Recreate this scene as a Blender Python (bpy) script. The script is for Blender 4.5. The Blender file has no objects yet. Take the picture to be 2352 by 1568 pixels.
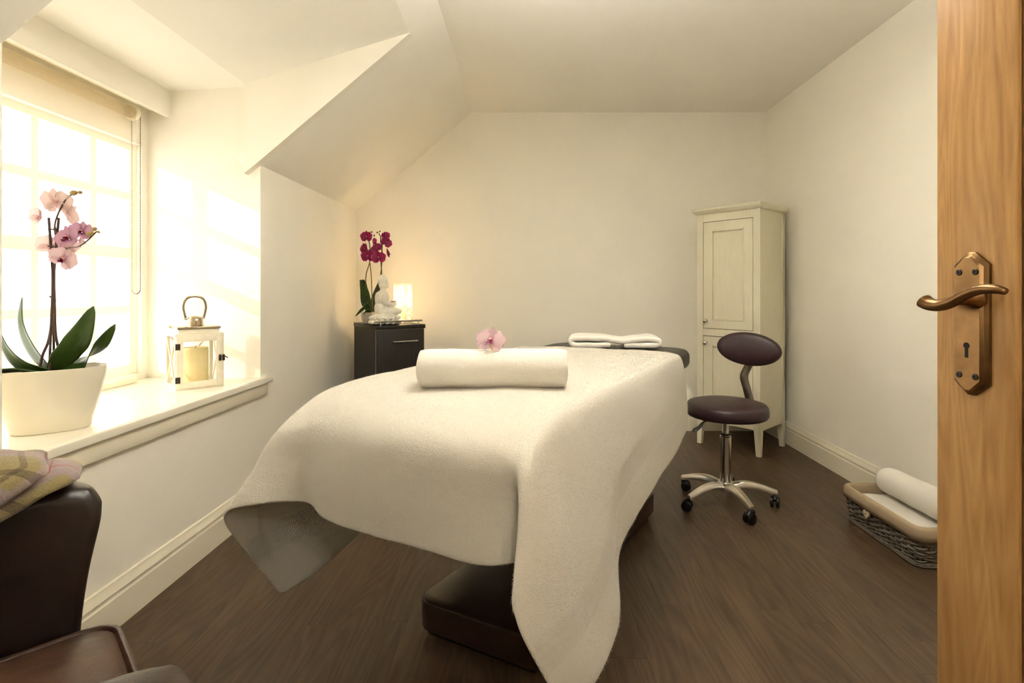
import bpy, bmesh, math, random
import numpy as np
from mathutils import Vector, Matrix, Euler, noise
random.seed(7)
PI = math.pi
S = bpy.context.scene
COL = S.collection

# ------------------------------------------------------------------ camera
F, CX, CY, EYE = 1200.0, 1212.0, 669.0, 1.05          # focal length and horizon in pixels of the 2352x1568 frame
cam = bpy.data.cameras.new('camera'); camo = bpy.data.objects.new('camera', cam); COL.objects.link(camo)
cam.sensor_fit = 'HORIZONTAL'; cam.sensor_width = 36; cam.lens = F / 2352 * 36
cam.shift_x = (1176 - CX) / 2352; cam.shift_y = (CY - 784) / 2352
cam.clip_start = .01
camo.location = (0, 0, EYE); camo.rotation_euler = (PI / 2, 0, 0)
S.camera = camo

# ------------------------------------------------------------------ sky, sun, exposure
S.view_settings.view_transform = 'Standard'; S.view_settings.look = 'None'
S.view_settings.gamma = 1; S.view_settings.use_curve_mapping = False
S.view_settings.exposure = 1.78
S.cycles.use_denoising = True
S.cycles.use_adaptive_sampling = True; S.cycles.adaptive_threshold = .05
S.cycles.max_bounces = 8; S.cycles.diffuse_bounces = 5; S.cycles.glossy_bounces = 3; S.cycles.transparent_max_bounces = 12
S.cycles.caustics_reflective = False; S.cycles.caustics_refractive = False
S.cycles.sample_clamp_indirect = 60
W = bpy.data.worlds.new('sky'); S.world = W; W.use_nodes = True
bg = W.node_tree.nodes['Background']; bg.inputs[0].default_value = (1.0, .985, .95, 1); bg.inputs[1].default_value = 1.55
SUN_DIR = Vector((1.22, 1.0, -.54))
sun = bpy.data.lights.new('sun', 'SUN'); sun.energy = 0.75; sun.angle = .012; sun.color = (1, .94, .82)
suno = bpy.data.objects.new('sun', sun); COL.objects.link(suno)
suno.rotation_euler = SUN_DIR.to_track_quat('-Z', 'Y').to_euler(); suno.location = (-4, -1, 3)
portal = bpy.data.lights.new('window_daylight', 'AREA'); portal.shape = 'RECTANGLE'; portal.size = 1.2; portal.size_y = 1.16
portal.cycles.is_portal = True
po = bpy.data.objects.new('window_daylight', portal); COL.objects.link(po)
po.location = (-1.99, 1.91, 1.21); po.rotation_euler = (0, -PI / 2, 0)

# ------------------------------------------------------------------ pixel helpers (a direction; depth comes from the plane touched)
def atY(x, y, Y): return Vector(((x - CX) / F * Y, Y, EYE - (y - CY) / F * Y))
def atz(x, y, z):
    Y = (EYE - z) * F / (y - CY); return Vector(((x - CX) / F * Y, Y, z))

# ------------------------------------------------------------------ materials
def hexs(r, g, b):                      # 0-255 sRGB to linear
    return tuple(((c / 255 + .055) / 1.055) ** 2.4 if c > 10 else c / 255 / 12.92 for c in (r, g, b)) + (1,)
class NT:
    def __init__(s, name):
        s.m = bpy.data.materials.new(name); s.m.use_nodes = True; s.t = s.m.node_tree; s.n = s.t.nodes
        s.b = s.n['Principled BSDF']; s.out = s.n['Material Output']
    def add(s, typ, **kw):
        n = s.n.new(typ)
        for k, v in kw.items():
            if k.startswith('i_'):
                key = k[2:]; key = int(key) if key.isdigit() else key.replace('_', ' ')
                n.inputs[key].default_value = v
            else: setattr(n, k, v)
        return n
    def link(s, a, b): s.t.links.new(a, b)
    def ramp(s, src, stops, interp='LINEAR'):
        r = s.n.new('ShaderNodeValToRGB'); r.color_ramp.interpolation = interp
        e = r.color_ramp.elements
        while len(e) < len(stops): e.new(.5)
        for el, (p, c) in zip(e, stops): el.position = p; el.color = c if len(c) == 4 else tuple(c) + (1,)
        s.link(src, r.inputs[0]); return r
    def math(s, op, a, b=None, clamp=False):
        n = s.n.new('ShaderNodeMath'); n.operation = op; n.use_clamp = clamp
        for i, q in enumerate((a, b)):
            if q is None: continue
            if isinstance(q, (int, float)): n.inputs[i].default_value = q
            else: s.link(q, n.inputs[i])
        return n.outputs[0]
    def bump(s, h, strength=.2, dist=.01):
        b = s.n.new('ShaderNodeBump'); b.inputs['Strength'].default_value = strength; b.inputs['Distance'].default_value = dist
        s.link(h, b.inputs['Height']); s.link(b.outputs[0], s.b.inputs['Normal']); return b
def simple(name, col, rough=.5, metal=0, noise_amt=.06, scale=20, bump=0, bdist=.002, spec=.5, coat=0, sheen=0, stretch=(1, 1, 1)):
    k = NT(name)
    tc = k.add('ShaderNodeTexCoord'); mp = k.add('ShaderNodeMapping'); mp.inputs['Scale'].default_value = stretch
    k.link(tc.outputs['Object'], mp.inputs[0])
    nz = k.add('ShaderNodeTexNoise', i_Scale=scale, i_Detail=4.0); k.link(mp.outputs[0], nz.inputs['Vector'])
    lo = tuple(c * (1 - noise_amt) for c in col[:3]) + (1,); hi = tuple(min(1, c * (1 + noise_amt)) for c in col[:3]) + (1,)
    r = k.ramp(nz.outputs[0], [(.3, lo), (.7, hi)]); k.link(r.outputs[0], k.b.inputs['Base Color'])
    k.b.inputs['Roughness'].default_value = rough; k.b.inputs['Metallic'].default_value = metal
    k.b.inputs['Specular IOR Level'].default_value = spec; k.b.inputs['Coat Weight'].default_value = coat
    if sheen: k.b.inputs['Sheen Weight'].default_value = sheen; k.b.inputs['Sheen Roughness'].default_value = .5
    if bump: k.bump(nz.outputs[0], bump, bdist)
    return k.m
def wood(name, c1, c2, axis='Y', rough=.45, scale=1.0, per_object=True, spec=.4, wave=.3, vary=.34):
    k = NT(name)
    tc = k.add('ShaderNodeTexCoord'); mp = k.add('ShaderNodeMapping')
    st = {'X': (1.2, 14, 14), 'Y': (14, 1.2, 14), 'Z': (14, 14, 1.2)}[axis]
    mp.inputs['Scale'].default_value = tuple(q * scale for q in st); k.link(tc.outputs['Object'], mp.inputs[0])
    oi = k.add('ShaderNodeObjectInfo'); cmb = k.add('ShaderNodeCombineXYZ')
    if per_object:
        o = k.math('MULTIPLY', oi.outputs['Random'], 37.0)
        for i in range(3): k.link(o, cmb.inputs[i])
    va = k.add('ShaderNodeVectorMath'); va.operation = 'ADD'; k.link(mp.outputs[0], va.inputs[0]); k.link(cmb.outputs[0], va.inputs[1])
    n1 = k.add('ShaderNodeTexNoise', i_Scale=1.0, i_Detail=6.0, i_Roughness=.65, i_Distortion=.9); k.link(va.outputs[0], n1.inputs['Vector'])
    nl = k.add('ShaderNodeTexNoise', i_Scale=.30, i_Detail=1.0, i_Distortion=.3); k.link(va.outputs[0], nl.inputs['Vector'])
    w = k.math('MULTIPLY', k.math('PINGPONG', k.math('MULTIPLY', nl.outputs[0], 16.0), .5), 2.0)
    f = k.math('ADD', k.math('MULTIPLY', n1.outputs[0], 1 - wave), k.math('MULTIPLY', w, wave))
    r = k.ramp(f, [(.28, c1), (.72, c2)])
    hs = k.add('ShaderNodeHueSaturation'); k.link(r.outputs[0], hs.inputs['Color'])
    if per_object: k.link(k.math('ADD', k.math('MULTIPLY', oi.outputs['Random'], vary), 1 - vary / 2), hs.inputs['Value'])
    k.link(hs.outputs[0], k.b.inputs['Base Color'])
    k.b.inputs['Roughness'].default_value = rough; k.b.inputs['Specular IOR Level'].default_value = spec
    k.bump(f, .12, .001); return k.m
def terry(name, col, stripes=False):
    k = NT(name)
    tc = k.add('ShaderNodeTexCoord')
    n1 = k.add('ShaderNodeTexNoise', i_Scale=430.0, i_Detail=2.0); k.link(tc.outputs['Object'], n1.inputs['Vector'])
    n2 = k.add('ShaderNodeTexNoise', i_Scale=55.0, i_Detail=3.0); k.link(tc.outputs['Object'], n2.inputs['Vector'])
    h = k.math('ADD', k.math('MULTIPLY', n1.outputs[0], .8), k.math('MULTIPLY', n2.outputs[0], .45))
    if stripes:
        uv = k.add('ShaderNodeUVMap'); sp = k.add('ShaderNodeSeparateXYZ'); k.link(uv.outputs[0], sp.inputs[0])
        a = sp.outputs[0]                                                      # metres from the nearer hem
        msk = k.math('MULTIPLY', k.math('GREATER_THAN', a, .126), k.math('LESS_THAN', a, .198))
        zig = k.math('PINGPONG', k.math('MULTIPLY', a, 55.55), .5)               # herringbone: four ribs of 18 mm
        rib = k.math('PINGPONG', k.math('ADD', k.math('MULTIPLY', sp.outputs[1], 170.0), k.math('MULTIPLY', zig, 1.6)), .5)
        ch = k.math('LESS_THAN', zig, .13)
        hb = k.math('SUBTRACT', k.math('MULTIPLY', rib, 1.6), k.math('MULTIPLY', ch, 1.8))
        hem = k.math('LESS_THAN', a, .014)
        inv = k.math('SUBTRACT', 1.0, msk)
        h = k.math('ADD', k.math('MULTIPLY', h, inv), k.math('MULTIPLY', k.math('SUBTRACT', k.math('MULTIPLY', hb, 1.7), .5), msk))
        h = k.math('SUBTRACT', h, k.math('MULTIPLY', hem, .4))
    r = k.ramp(n1.outputs[0], [(.3, tuple(c * .90 for c in col[:3]) + (1,)), (.7, col)])
    k.link(r.outputs[0], k.b.inputs['Base Color'])
    k.b.inputs['Roughness'].default_value = .95; k.b.inputs['Specular IOR Level'].default_value = .1
    k.b.inputs['Sheen Weight'].default_value = .25; k.b.inputs['Sheen Roughness'].default_value = .6
    k.bump(h, .5, .004); return k.m
def glass_mat(name, refl=.12, tint=(1, 1, 1, 1)):
    k = NT(name); k.n.remove(k.b)
    t = k.add('ShaderNodeBsdfTransparent'); t.inputs[0].default_value = tint
    g = k.add('ShaderNodeBsdfGlossy'); g.inputs['Roughness'].default_value = .02
    lw = k.add('ShaderNodeLayerWeight'); lw.inputs[0].default_value = .5
    mx = k.add('ShaderNodeMixShader'); k.link(k.math('ADD', k.math('MULTIPLY', k.math('POWER', lw.outputs['Facing'], 5.0), .5), .03), mx.inputs[0])
    k.link(t.outputs[0], mx.inputs[1]); k.link(g.outputs[0], mx.inputs[2]); k.link(mx.outputs[0], k.out.inputs[0]); return k.m
def blind_mat():
    k = NT('sheer_blind'); k.n.remove(k.b)
    tc = k.add('ShaderNodeTexCoord'); nz = k.add('ShaderNodeTexNoise', i_Scale=180.0); k.link(tc.outputs['Object'], nz.inputs['Vector'])
    t = k.add('ShaderNodeBsdfTransparent'); t.inputs[0].default_value = (1, .97, .9, 1)
    tl = k.add('ShaderNodeBsdfTranslucent'); tl.inputs[0].default_value = (.93, .88, .78, 1)
    df = k.add('ShaderNodeBsdfDiffuse'); df.inputs[0].default_value = (.88, .84, .74, 1)
    m1 = k.add('ShaderNodeMixShader'); m1.inputs[0].default_value = .35; k.link(tl.outputs[0], m1.inputs[1]); k.link(df.outputs[0], m1.inputs[2])
    m2 = k.add('ShaderNodeMixShader'); k.link(k.math('ADD', k.math('MULTIPLY', nz.outputs[0], .06), .20), m2.inputs[0])
    k.link(t.outputs[0], m2.inputs[1]); k.link(m1.outputs[0], m2.inputs[2]); k.link(m2.outputs[0], k.out.inputs[0]); return k.m
def petal_mat(name, base, vein, rim, nv=11, amt=.5, trans=.35):
    k = NT(name)
    uv = k.add('ShaderNodeUVMap'); sp = k.add('ShaderNodeSeparateXYZ'); k.link(uv.outputs[0], sp.inputs[0])
    a = k.math('PINGPONG', k.math('MULTIPLY', sp.outputs[1], nv), .5)
    v = k.math('MULTIPLY', k.math('LESS_THAN', a, .14), amt)
    r = k.ramp(sp.outputs[0], [(0, vein), (.25, base), (.8, base), (1, rim)])
    mx = k.add('ShaderNodeMixRGB'); mx.inputs[2].default_value = vein; k.link(v, mx.inputs[0]); k.link(r.outputs[0], mx.inputs[1])
    k.link(mx.outputs[0], k.b.inputs['Base Color']); k.b.inputs['Roughness'].default_value = .6
    tl = k.add('ShaderNodeBsdfTranslucent'); k.link(mx.outputs[0], tl.inputs[0])
    ms = k.add('ShaderNodeMixShader'); ms.inputs[0].default_value = trans
    k.link(k.b.outputs[0], ms.inputs[1]); k.link(tl.outputs[0], ms.inputs[2]); k.link(ms.outputs[0], k.out.inputs[0]); return k.m
def leather(name, c1, c2, rough=.38, crease=.5):
    k = NT(name); tc = k.add('ShaderNodeTexCoord')
    n = k.add('ShaderNodeTexNoise', i_Scale=9.0, i_Detail=5.0, i_Distortion=.6); k.link(tc.outputs['Object'], n.inputs['Vector'])
    v = k.add('ShaderNodeTexVoronoi', i_Scale=16.0); v.feature = 'DISTANCE_TO_EDGE'
    vw = k.add('ShaderNodeVectorMath'); vw.operation = 'ADD'; k.link(tc.outputs['Object'], vw.inputs[0])
    vs = k.add('ShaderNodeVectorMath'); vs.operation = 'SCALE'; vs.inputs['Scale'].default_value = .06; k.link(n.outputs['Color'], vs.inputs[0]); k.link(vs.outputs[0], vw.inputs[1])
    k.link(vw.outputs[0], v.inputs['Vector'])
    cr = k.math('LESS_THAN', v.outputs[0], .012)
    g = k.add('ShaderNodeTexNoise', i_Scale=350.0, i_Detail=2.0); k.link(tc.outputs['Object'], g.inputs['Vector'])
    r = k.ramp(n.outputs[0], [(.3, c1), (.75, c2)])
    mx = k.add('ShaderNodeMixRGB'); mx.inputs[2].default_value = tuple(min(1, c * 1.5) for c in c2[:3]) + (1,)
    k.link(k.math('MULTIPLY', cr, crease * .5), mx.inputs[0]); k.link(r.outputs[0], mx.inputs[1])
    k.link(mx.outputs[0], k.b.inputs['Base Color']); k.b.inputs['Roughness'].default_value = rough
    h = k.math('ADD', k.math('MULTIPLY', n.outputs[0], 1.0), k.math('ADD', k.math('MULTIPLY', g.outputs[0], .12), k.math('MULTIPLY', cr, -.3 * crease)))
    k.bump(h, .3, .006); return k.m
def plaid(name):
    k = NT(name); uv = k.add('ShaderNodeUVMap'); sp = k.add('ShaderNodeSeparateXYZ'); k.link(uv.outputs[0], sp.inputs[0])
    def band(c, per, lo, hi):
        f = k.math('FRACT', k.math('MULTIPLY', c, per)); return k.math('MULTIPLY', k.math('GREATER_THAN', f, lo), k.math('LESS_THAN', f, hi))
    x, y = sp.outputs[0], sp.outputs[1]
    base = k.add('ShaderNodeRGB'); base.outputs[0].default_value = hexs(152, 138, 94)
    cur = base.outputs[0]
    def over(cur, m, col, a):
        mx = k.add('ShaderNodeMixRGB'); mx.inputs[2].default_value = col; k.link(k.math('MULTIPLY', m, a), mx.inputs[0]); k.link(cur, mx.inputs[1]); return mx.outputs[0]
    cur = over(cur, band(x, 3.0, .05, .45), hexs(158, 140, 146), .75)
    cur = over(cur, band(y, 3.0, .55, .95), hexs(158, 140, 146), .6)
    cur = over(cur, band(x, 3.0, .60, .70), hexs(84, 66, 48), .55)
    cur = over(cur, band(y, 3.0, .15, .25), hexs(84, 66, 48), .55)
    cur = over(cur, band(x, 3.0, .235, .262), hexs(160, 74, 58), .8)
    cur = over(cur, band(y, 3.0, .735, .762), hexs(160, 74, 58), .8)
    k.link(cur, k.b.inputs['Base Color']); k.b.inputs['Roughness'].default_value = .95; k.b.inputs['Sheen Weight'].default_value = .5
    tc = k.add('ShaderNodeTexCoord'); n = k.add('ShaderNodeTexNoise', i_Scale=300.0); k.link(tc.outputs['Object'], n.inputs['Vector'])
    k.bump(n.outputs[0], .5, .004); return k.m

M = {}
M['paint'] = simple('cream_wall_paint', hexs(247, 242, 229), .75, 0, .015, 3, .05, .0008)
M['ceil'] = simple('white_ceiling_paint', hexs(250, 247, 238), .8, 0, .012, 3, .05, .0008)
M['trim'] = simple('cream_gloss_trim', hexs(242, 234, 212), .38, 0, .015, 6)
M['sill'] = simple('white_gloss_sill', hexs(244, 238, 222), .25, 0, .02, 5)
M['floorbase'] = simple('floor_underlay', hexs(40, 32, 24), .8)
M['plank'] = wood('brown_vinyl_plank', hexs(66, 50, 35), hexs(98, 77, 56), 'Y', .42, 2.0, wave=.22, vary=.12)
M['oak'] = wood('honey_oak', hexs(160, 116, 64), hexs(200, 156, 98), 'Z', .4, 4.0, False, wave=.15)
M['oakdark'] = wood('brown_oak_moulding', hexs(98, 62, 28), hexs(134, 90, 46), 'Z', .45, 1.6, False)
M['brass'] = simple('antique_brass', hexs(132, 102, 68), .36, 1, .28, 26, .05, .0006)
M['brassdark'] = simple('dark_screw_metal', hexs(70, 64, 60), .4, 1, .1, 40)
M['black'] = simple('keyhole_black', hexs(12, 9, 7), .8)
M['terry'] = terry('white_terry', hexs(236, 230, 218))
M['terry_striped'] = terry('white_terry_striped', hexs(214, 207, 193), True)
def pile_mat():
    k = NT('terry_loops'); k.n.remove(k.b); tc = k.add('ShaderNodeTexCoord'); nz = k.add('ShaderNodeTexNoise', i_Scale=90.0); k.link(tc.outputs['Object'], nz.inputs['Vector'])
    r = k.ramp(nz.outputs[0], [(.3, hexs(212, 205, 190)), (.7, hexs(222, 216, 202))])
    d = k.add('ShaderNodeBsdfDiffuse'); t = k.add('ShaderNodeBsdfTranslucent'); k.link(r.outputs[0], d.inputs[0]); k.link(r.outputs[0], t.inputs[0])
    m = k.add('ShaderNodeMixShader'); m.inputs[0].default_value = .5; k.link(d.outputs[0], m.inputs[1]); k.link(t.outputs[0], m.inputs[2]); k.link(m.outputs[0], k.out.inputs[0]); return k.m
M['pile'] = pile_mat()
M['vinyl'] = simple('black_brown_vinyl', hexs(34, 27, 23), .42, 0, .1, 30, .05, .0005)
M['basewood'] = simple('dark_brown_lacquer', hexs(52, 34, 22), .32, 0, .12, 8)
M['steel'] = simple('chrome', hexs(214, 210, 204), .14, 1, .03, 10)
M['brushed'] = simple('brushed_aluminium', hexs(206, 200, 190), .28, 1, .06, 30)
M['satin'] = simple('satin_steel', hexs(120, 112, 102), .35, 1, .08, 30)
M['rubber'] = simple('black_plastic', hexs(15, 14, 14), .35)
M['plum'] = simple('plum_vinyl', hexs(54, 34, 37), .42, 0, .06, 60, .06, .0005)
M['cab'] = simple('sage_cream_cabinet_paint', hexs(226, 219, 194), .5, 0, .03, 9, .12, .0015, stretch=(9, 9, 1))
M['darkwood'] = wood('dark_zebra_laminate', hexs(14, 11, 9), hexs(46, 38, 31), 'Z', .4, 6.0, False, wave=.1)
M['chromeedge'] = simple('pale_edge_band', hexs(150, 140, 122), .4, .3)
M['stone'] = simple('white_plaster', hexs(240, 235, 222), .8, 0, .05, 30, .2, .002)
M['pot'] = simple('gloss_white_ceramic', hexs(240, 233, 214), .16, 0, .01, 4, coat=.3)
M['potgrey'] = simple('grey_ceramic', hexs(196, 188, 176), .3)
M['soil'] = simple('bark_soil', hexs(64, 50, 34), .95, 0, .4, 90, .6, .004)
M['leaf'] = simple('orchid_leaf', hexs(62, 88, 34), .35, 0, .22, 14)
M['leafdark'] = simple('dark_orchid_leaf', hexs(46, 62, 26), .4, 0, .22, 14)
M['stem'] = simple('orchid_stem', hexs(92, 66, 54), .55, 0, .2, 60)
M['stemgreen'] = simple('green_brown_stem', hexs(104, 88, 50), .55, 0, .2, 60)
M['stake'] = simple('brown_stake', hexs(70, 50, 42), .6)
M['bud'] = simple('olive_bud', hexs(176, 152, 92), .5, 0, .15, 120)
M['petal'] = petal_mat('pink_veined_petal', hexs(234, 208, 214), hexs(184, 118, 160), hexs(228, 192, 206), 13, .28)
M['petal_pale'] = petal_mat('pale_blush_petal', hexs(238, 216, 214), hexs(212, 164, 182), hexs(234, 204, 208), 13, .2)
M['petal_vivid'] = petal_mat('mauve_veined_petal', hexs(212, 168, 194), hexs(150, 74, 136), hexs(206, 152, 188), 13, .32)
M['magenta'] = petal_mat('magenta_petal', hexs(150, 10, 84), hexs(104, 6, 58), hexs(206, 96, 150), 9, .35, .2)
M['lip'] = simple('purple_lip', hexs(168, 44, 96), .5, 0, .2, 200)
M['lipdark'] = simple('dark_lip', hexs(120, 20, 60), .5, 0, .2, 200)
M['column'] = simple('blossom_column', hexs(226, 170, 130), .5)
M['glass'] = glass_mat('clear_glass')
M['blind'] = blind_mat()
M['chain'] = simple('brass_bead_chain', hexs(118, 84, 52), .5, 0, .1)
M['lantern'] = simple('distressed_white_wood', hexs(240, 232, 212), .55, 0, .05, 40, .1, .001)
M['iron'] = simple('dark_hinge_iron', hexs(70, 58, 46), .45, .7)
M['nickel'] = simple('warm_nickel', hexs(190, 176, 152), .18, 1, .05)
M['wax'] = simple('ivory_wax', hexs(236, 220, 166), .5, 0, .04, 14)
M['wax'].node_tree.nodes['Principled BSDF'].inputs['Subsurface Weight'].default_value = .25
M['wax'].node_tree.nodes['Principled BSDF'].inputs['Subsurface Radius'].default_value = (.02, .012, .005)
M['wick'] = simple('charred_wick', hexs(40, 32, 24), .9)
M['wicker'] = simple('grey_wicker', hexs(112, 104, 88), .5, 0, .35, 60, .2, .001)
M['liner'] = simple('taupe_linen', hexs(172, 152, 122), .95, 0, .06, 300, .3, .001)
M['heart'] = simple('bisque_heart', hexs(214, 196, 166), .7)
M['leather'] = leather('dark_brown_leather', hexs(30, 20, 15), hexs(50, 34, 26), .36, .3)
M['leatherseat'] = leather('worn_brown_leather', hexs(58, 38, 27), hexs(88, 60, 44), .40, .6)
M['piping'] = leather('leather_piping', hexs(54, 34, 24), hexs(74, 48, 34), .3, .2)
M['plaid'] = plaid('plaid_wool')

# ------------------------------------------------------------------ mesh helpers
def new_obj(name, me, parent=None):
    o = bpy.data.objects.new(name, me); COL.objects.link(o)
    if parent is not None: o.parent = parent
    return o
def finish(me, mat, smooth=None):
    if mat is not None: me.materials.append(mat)
    if smooth is not None:
        me.shade_smooth()
        if smooth < 180: me.set_sharp_from_angle(angle=math.radians(smooth))
    return me
def mesh(name, V, Fc, mat, parent=None, smooth=None, uv=None):
    me = bpy.data.meshes.new(name); me.from_pydata([tuple(v) for v in V], [], Fc); me.validate()
    if uv is not None:
        l = me.uv_layers.new(name='UVMap')
        for lp in me.loops: l.data[lp.index].uv = uv[lp.vertex_index]
    finish(me, mat, smooth); return new_obj(name, me, parent)
def from_bm(name, bm, mat, parent=None, smooth=None):
    me = bpy.data.meshes.new(name); bmesh.ops.recalc_face_normals(bm, faces=bm.faces); bm.to_mesh(me); bm.free()
    finish(me, mat, smooth); return new_obj(name, me, parent)
def bm_box(bm, lo, hi, mtx=None, r=0, seg=2):
    g = bmesh.ops.create_cube(bm, size=1)
    vs = g['verts']
    for v in vs: v.co = Vector([(lo[i] + hi[i]) / 2 + v.co[i] * (hi[i] - lo[i]) for i in range(3)])
    if r:
        es = list({e for v in vs for e in v.link_edges})
        res = bmesh.ops.bevel(bm, geom=vs + es, offset=r, segments=seg, profile=.5, affect='EDGES')
        vs = list({v for f in res['faces'] for v in f.verts} | {v for v in vs if v.is_valid})
    if mtx is not None: bmesh.ops.transform(bm, matrix=mtx, verts=[v for v in vs if v.is_valid])
def box(name, lo, hi, mat, parent=None, r=0, seg=2, mtx=None):
    bm = bmesh.new(); bm_box(bm, lo, hi, None, r, seg)
    if mtx is not None: bmesh.ops.transform(bm, matrix=mtx, verts=bm.verts)
    return from_bm(name, bm, mat, parent, 40 if r else None)
def boxes(name, lst, mat, parent=None, r=0, seg=2):
    bm = bmesh.new()
    for lo, hi in lst:
        b2 = bmesh.new(); bm_box(b2, lo, hi, None, r, seg); me = bpy.data.meshes.new('t'); b2.to_mesh(me); b2.free(); bm.from_mesh(me); bpy.data.meshes.remove(me)
    return from_bm(name, bm, mat, parent, 40 if r else None)
def lathe(name, prof, mat, parent=None, n=32, smooth=35, axis=None, sx=1, sy=1):
    V, Fc = [], []
    for (r, z) in prof:
        for k in range(n):
            a = 2 * PI * k / n; V.append(Vector((r * math.cos(a) * sx, r * math.sin(a) * sy, z)))
    m = len(prof)
    for i in range(m - 1):
        for k in range(n):
            a, b = i * n + k, i * n + (k + 1) % n; Fc.append((a, b, b + n, a + n))
    if prof[0][0] > 1e-6: Fc.append(tuple(reversed(range(n))))
    if prof[-1][0] > 1e-6: Fc.append(tuple(range((m - 1) * n, m * n)))
    if axis is not None: V = [axis @ v for v in V]
    return mesh(name, V, Fc, mat, parent, smooth)
def crom(P, t):
    n = len(P) - 1; t = max(0, min(n - 1e-9, t)); i = int(t); f = t - i
    p1, p2 = P[i], P[i + 1]; p0 = P[i - 1] if i > 0 else p1 * 2 - p2; p3 = P[i + 2] if i + 2 <= n else p2 * 2 - p1
    return .5 * ((2 * p1) + (p2 - p0) * f + (2 * p0 - 5 * p1 + 4 * p2 - p3) * f * f + (3 * p1 - p0 - 3 * p2 + p3) * f ** 3)
def path(P, k=8):
    P = [Vector(p) for p in P]; n = (len(P) - 1) * k
    return [crom(P, i / k) for i in range(n + 1)]
def tube_vf(P, R, n=8, closed=False, flat=(1, 1)):
    P = [Vector(p) for p in P]; m = len(P); V, Fc = [], []
    R = R if isinstance(R, (list, tuple)) else [R] * m
    up = None
    for i, p in enumerate(P):
        if closed: d = P[(i + 1) % m] - P[i - 1]
        else: d = P[min(i + 1, m - 1)] - P[max(i - 1, 0)]
        d.normalize()
        if up is None: up = Vector((0, 0, 1)) if abs(d.z) < .9 else Vector((0, 1, 0))
        sx = d.cross(up); sx.normalize(); up = sx.cross(d); up.normalize()
        for k in range(n):
            a = 2 * PI * k / n; V.append(p + sx * math.cos(a) * R[i] * flat[0] + up * math.sin(a) * R[i] * flat[1])
    for i in range(m if closed else m - 1):
        j = (i + 1) % m
        for k in range(n): Fc.append((i * n + k, i * n + (k + 1) % n, j * n + (k + 1) % n, j * n + k))
    if not closed: Fc += [tuple(reversed(range(n))), tuple(range((m - 1) * n, m * n))]
    return V, Fc
def tube(name, P, R, mat, parent=None, n=8, closed=False, flat=(1, 1)):
    V, Fc = tube_vf(P, R, n, closed, flat); return mesh(name, V, Fc, mat, parent, 50)
def grid(name, G, mat, parent=None, smooth=180, uv=None, solid=0, off=0, closed_u=False):
    a, b = len(G), len(G[0]); V = [p for row in G for p in row]; Fc = []
    for i in range(a - (0 if closed_u else 1)):
        for j in range(b - 1): Fc.append((i * b + j, i * b + j + 1, ((i + 1) % a) * b + j + 1, ((i + 1) % a) * b + j))
    UV = [(i / (a - 1), j / (b - 1)) for i in range(a) for j in range(b)] if uv is None else uv
    o = mesh(name, V, Fc, mat, parent, smooth, UV)
    if solid:
        s = o.modifiers.new('thickness', 'SOLIDIFY'); s.thickness = solid; s.offset = off
    return o
def prism(name, poly, axis, lo, hi, mat, parent=None, r=0, smooth=None):
    """poly: 2D outline; extruded along axis 'x','y' or 'z' from lo to hi"""
    bm = bmesh.new()
    def P(a, b, c): return {'x': (c, a, b), 'y': (a, c, b), 'z': (a, b, c)}[axis]
    v0 = [bm.verts.new(P(a, b, lo)) for a, b in poly]; v1 = [bm.verts.new(P(a, b, hi)) for a, b in poly]; n = len(poly)
    bm.faces.new(v0); bm.faces.new(v1)
    for i in range(n): bm.faces.new((v0[i], v0[(i + 1) % n], v1[(i + 1) % n], v1[i]))
    if r:
        bmesh.ops.recalc_face_normals(bm, faces=bm.faces)
        es = [e for e in bm.edges if (e.verts[0] in v0) == (e.verts[1] in v0)]
        bmesh.ops.bevel(bm, geom=es, offset=r, segments=4, profile=.5, affect='EDGES')
        smooth = 50
    return from_bm(name, bm, mat, parent, smooth)
def rrect(x0, x1, y0, y1, r, k=6):
    pts = []
    for cx, cy, a0 in ((x1 - r, y1 - r, 0), (x0 + r, y1 - r, 90), (x0 + r, y0 + r, 180), (x1 - r, y0 + r, 270)):
        for i in range(k + 1):
            a = math.radians(a0 + 90 * i / k); pts.append((cx + r * math.cos(a), cy + r * math.sin(a)))
    return pts
def thing(name, label, cat, loc=(0, 0, 0), rotz=0, group=None, kind=None):
    o = bpy.data.objects.new(name, None); COL.objects.link(o); o.empty_display_size = .1
    o.location = loc; o.rotation_euler = (0, 0, rotz); return tag(o, label, cat, group, kind)
def tag(o, label, cat, group=None, kind=None):
    o['label'] = label; o['category'] = cat
    if group: o['group'] = group
    if kind: o['kind'] = kind
    return o
def struct(o, label, cat): return tag(o, label, cat, None, 'structure')
def subsurf(o, lv=2):
    m = o.modifiers.new('sub', 'SUBSURF'); m.levels = lv; m.render_levels = lv; return o
def basis(origin, xd, yd=None):
    x = Vector(xd).normalized(); z = Vector((0, 0, 1)); y = z.cross(x)
    return Matrix(((x.x, y.x, 0, origin[0]), (x.y, y.y, 0, origin[1]), (0, 0, 1, origin[2]), (0, 0, 0, 1)))

# ================================================================== the room
XL, XR, YB, YN, ZC = -1.294, 1.797, 3.95, -.04, 2.403
KZ, XF = 1.66, -.418                      # knee wall height, where the slope meets the flat ceiling
DY0, DY1, XW = 1.286, 2.53, -1.84         # dormer alcove, window wall
SILL = .634
def slope_z(x): return KZ + (x - XL) / (XF - XL) * (ZC - KZ)
DX, DZ = -.56, slope_z(-.56)              # where the dormer ceiling meets the slope

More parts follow.
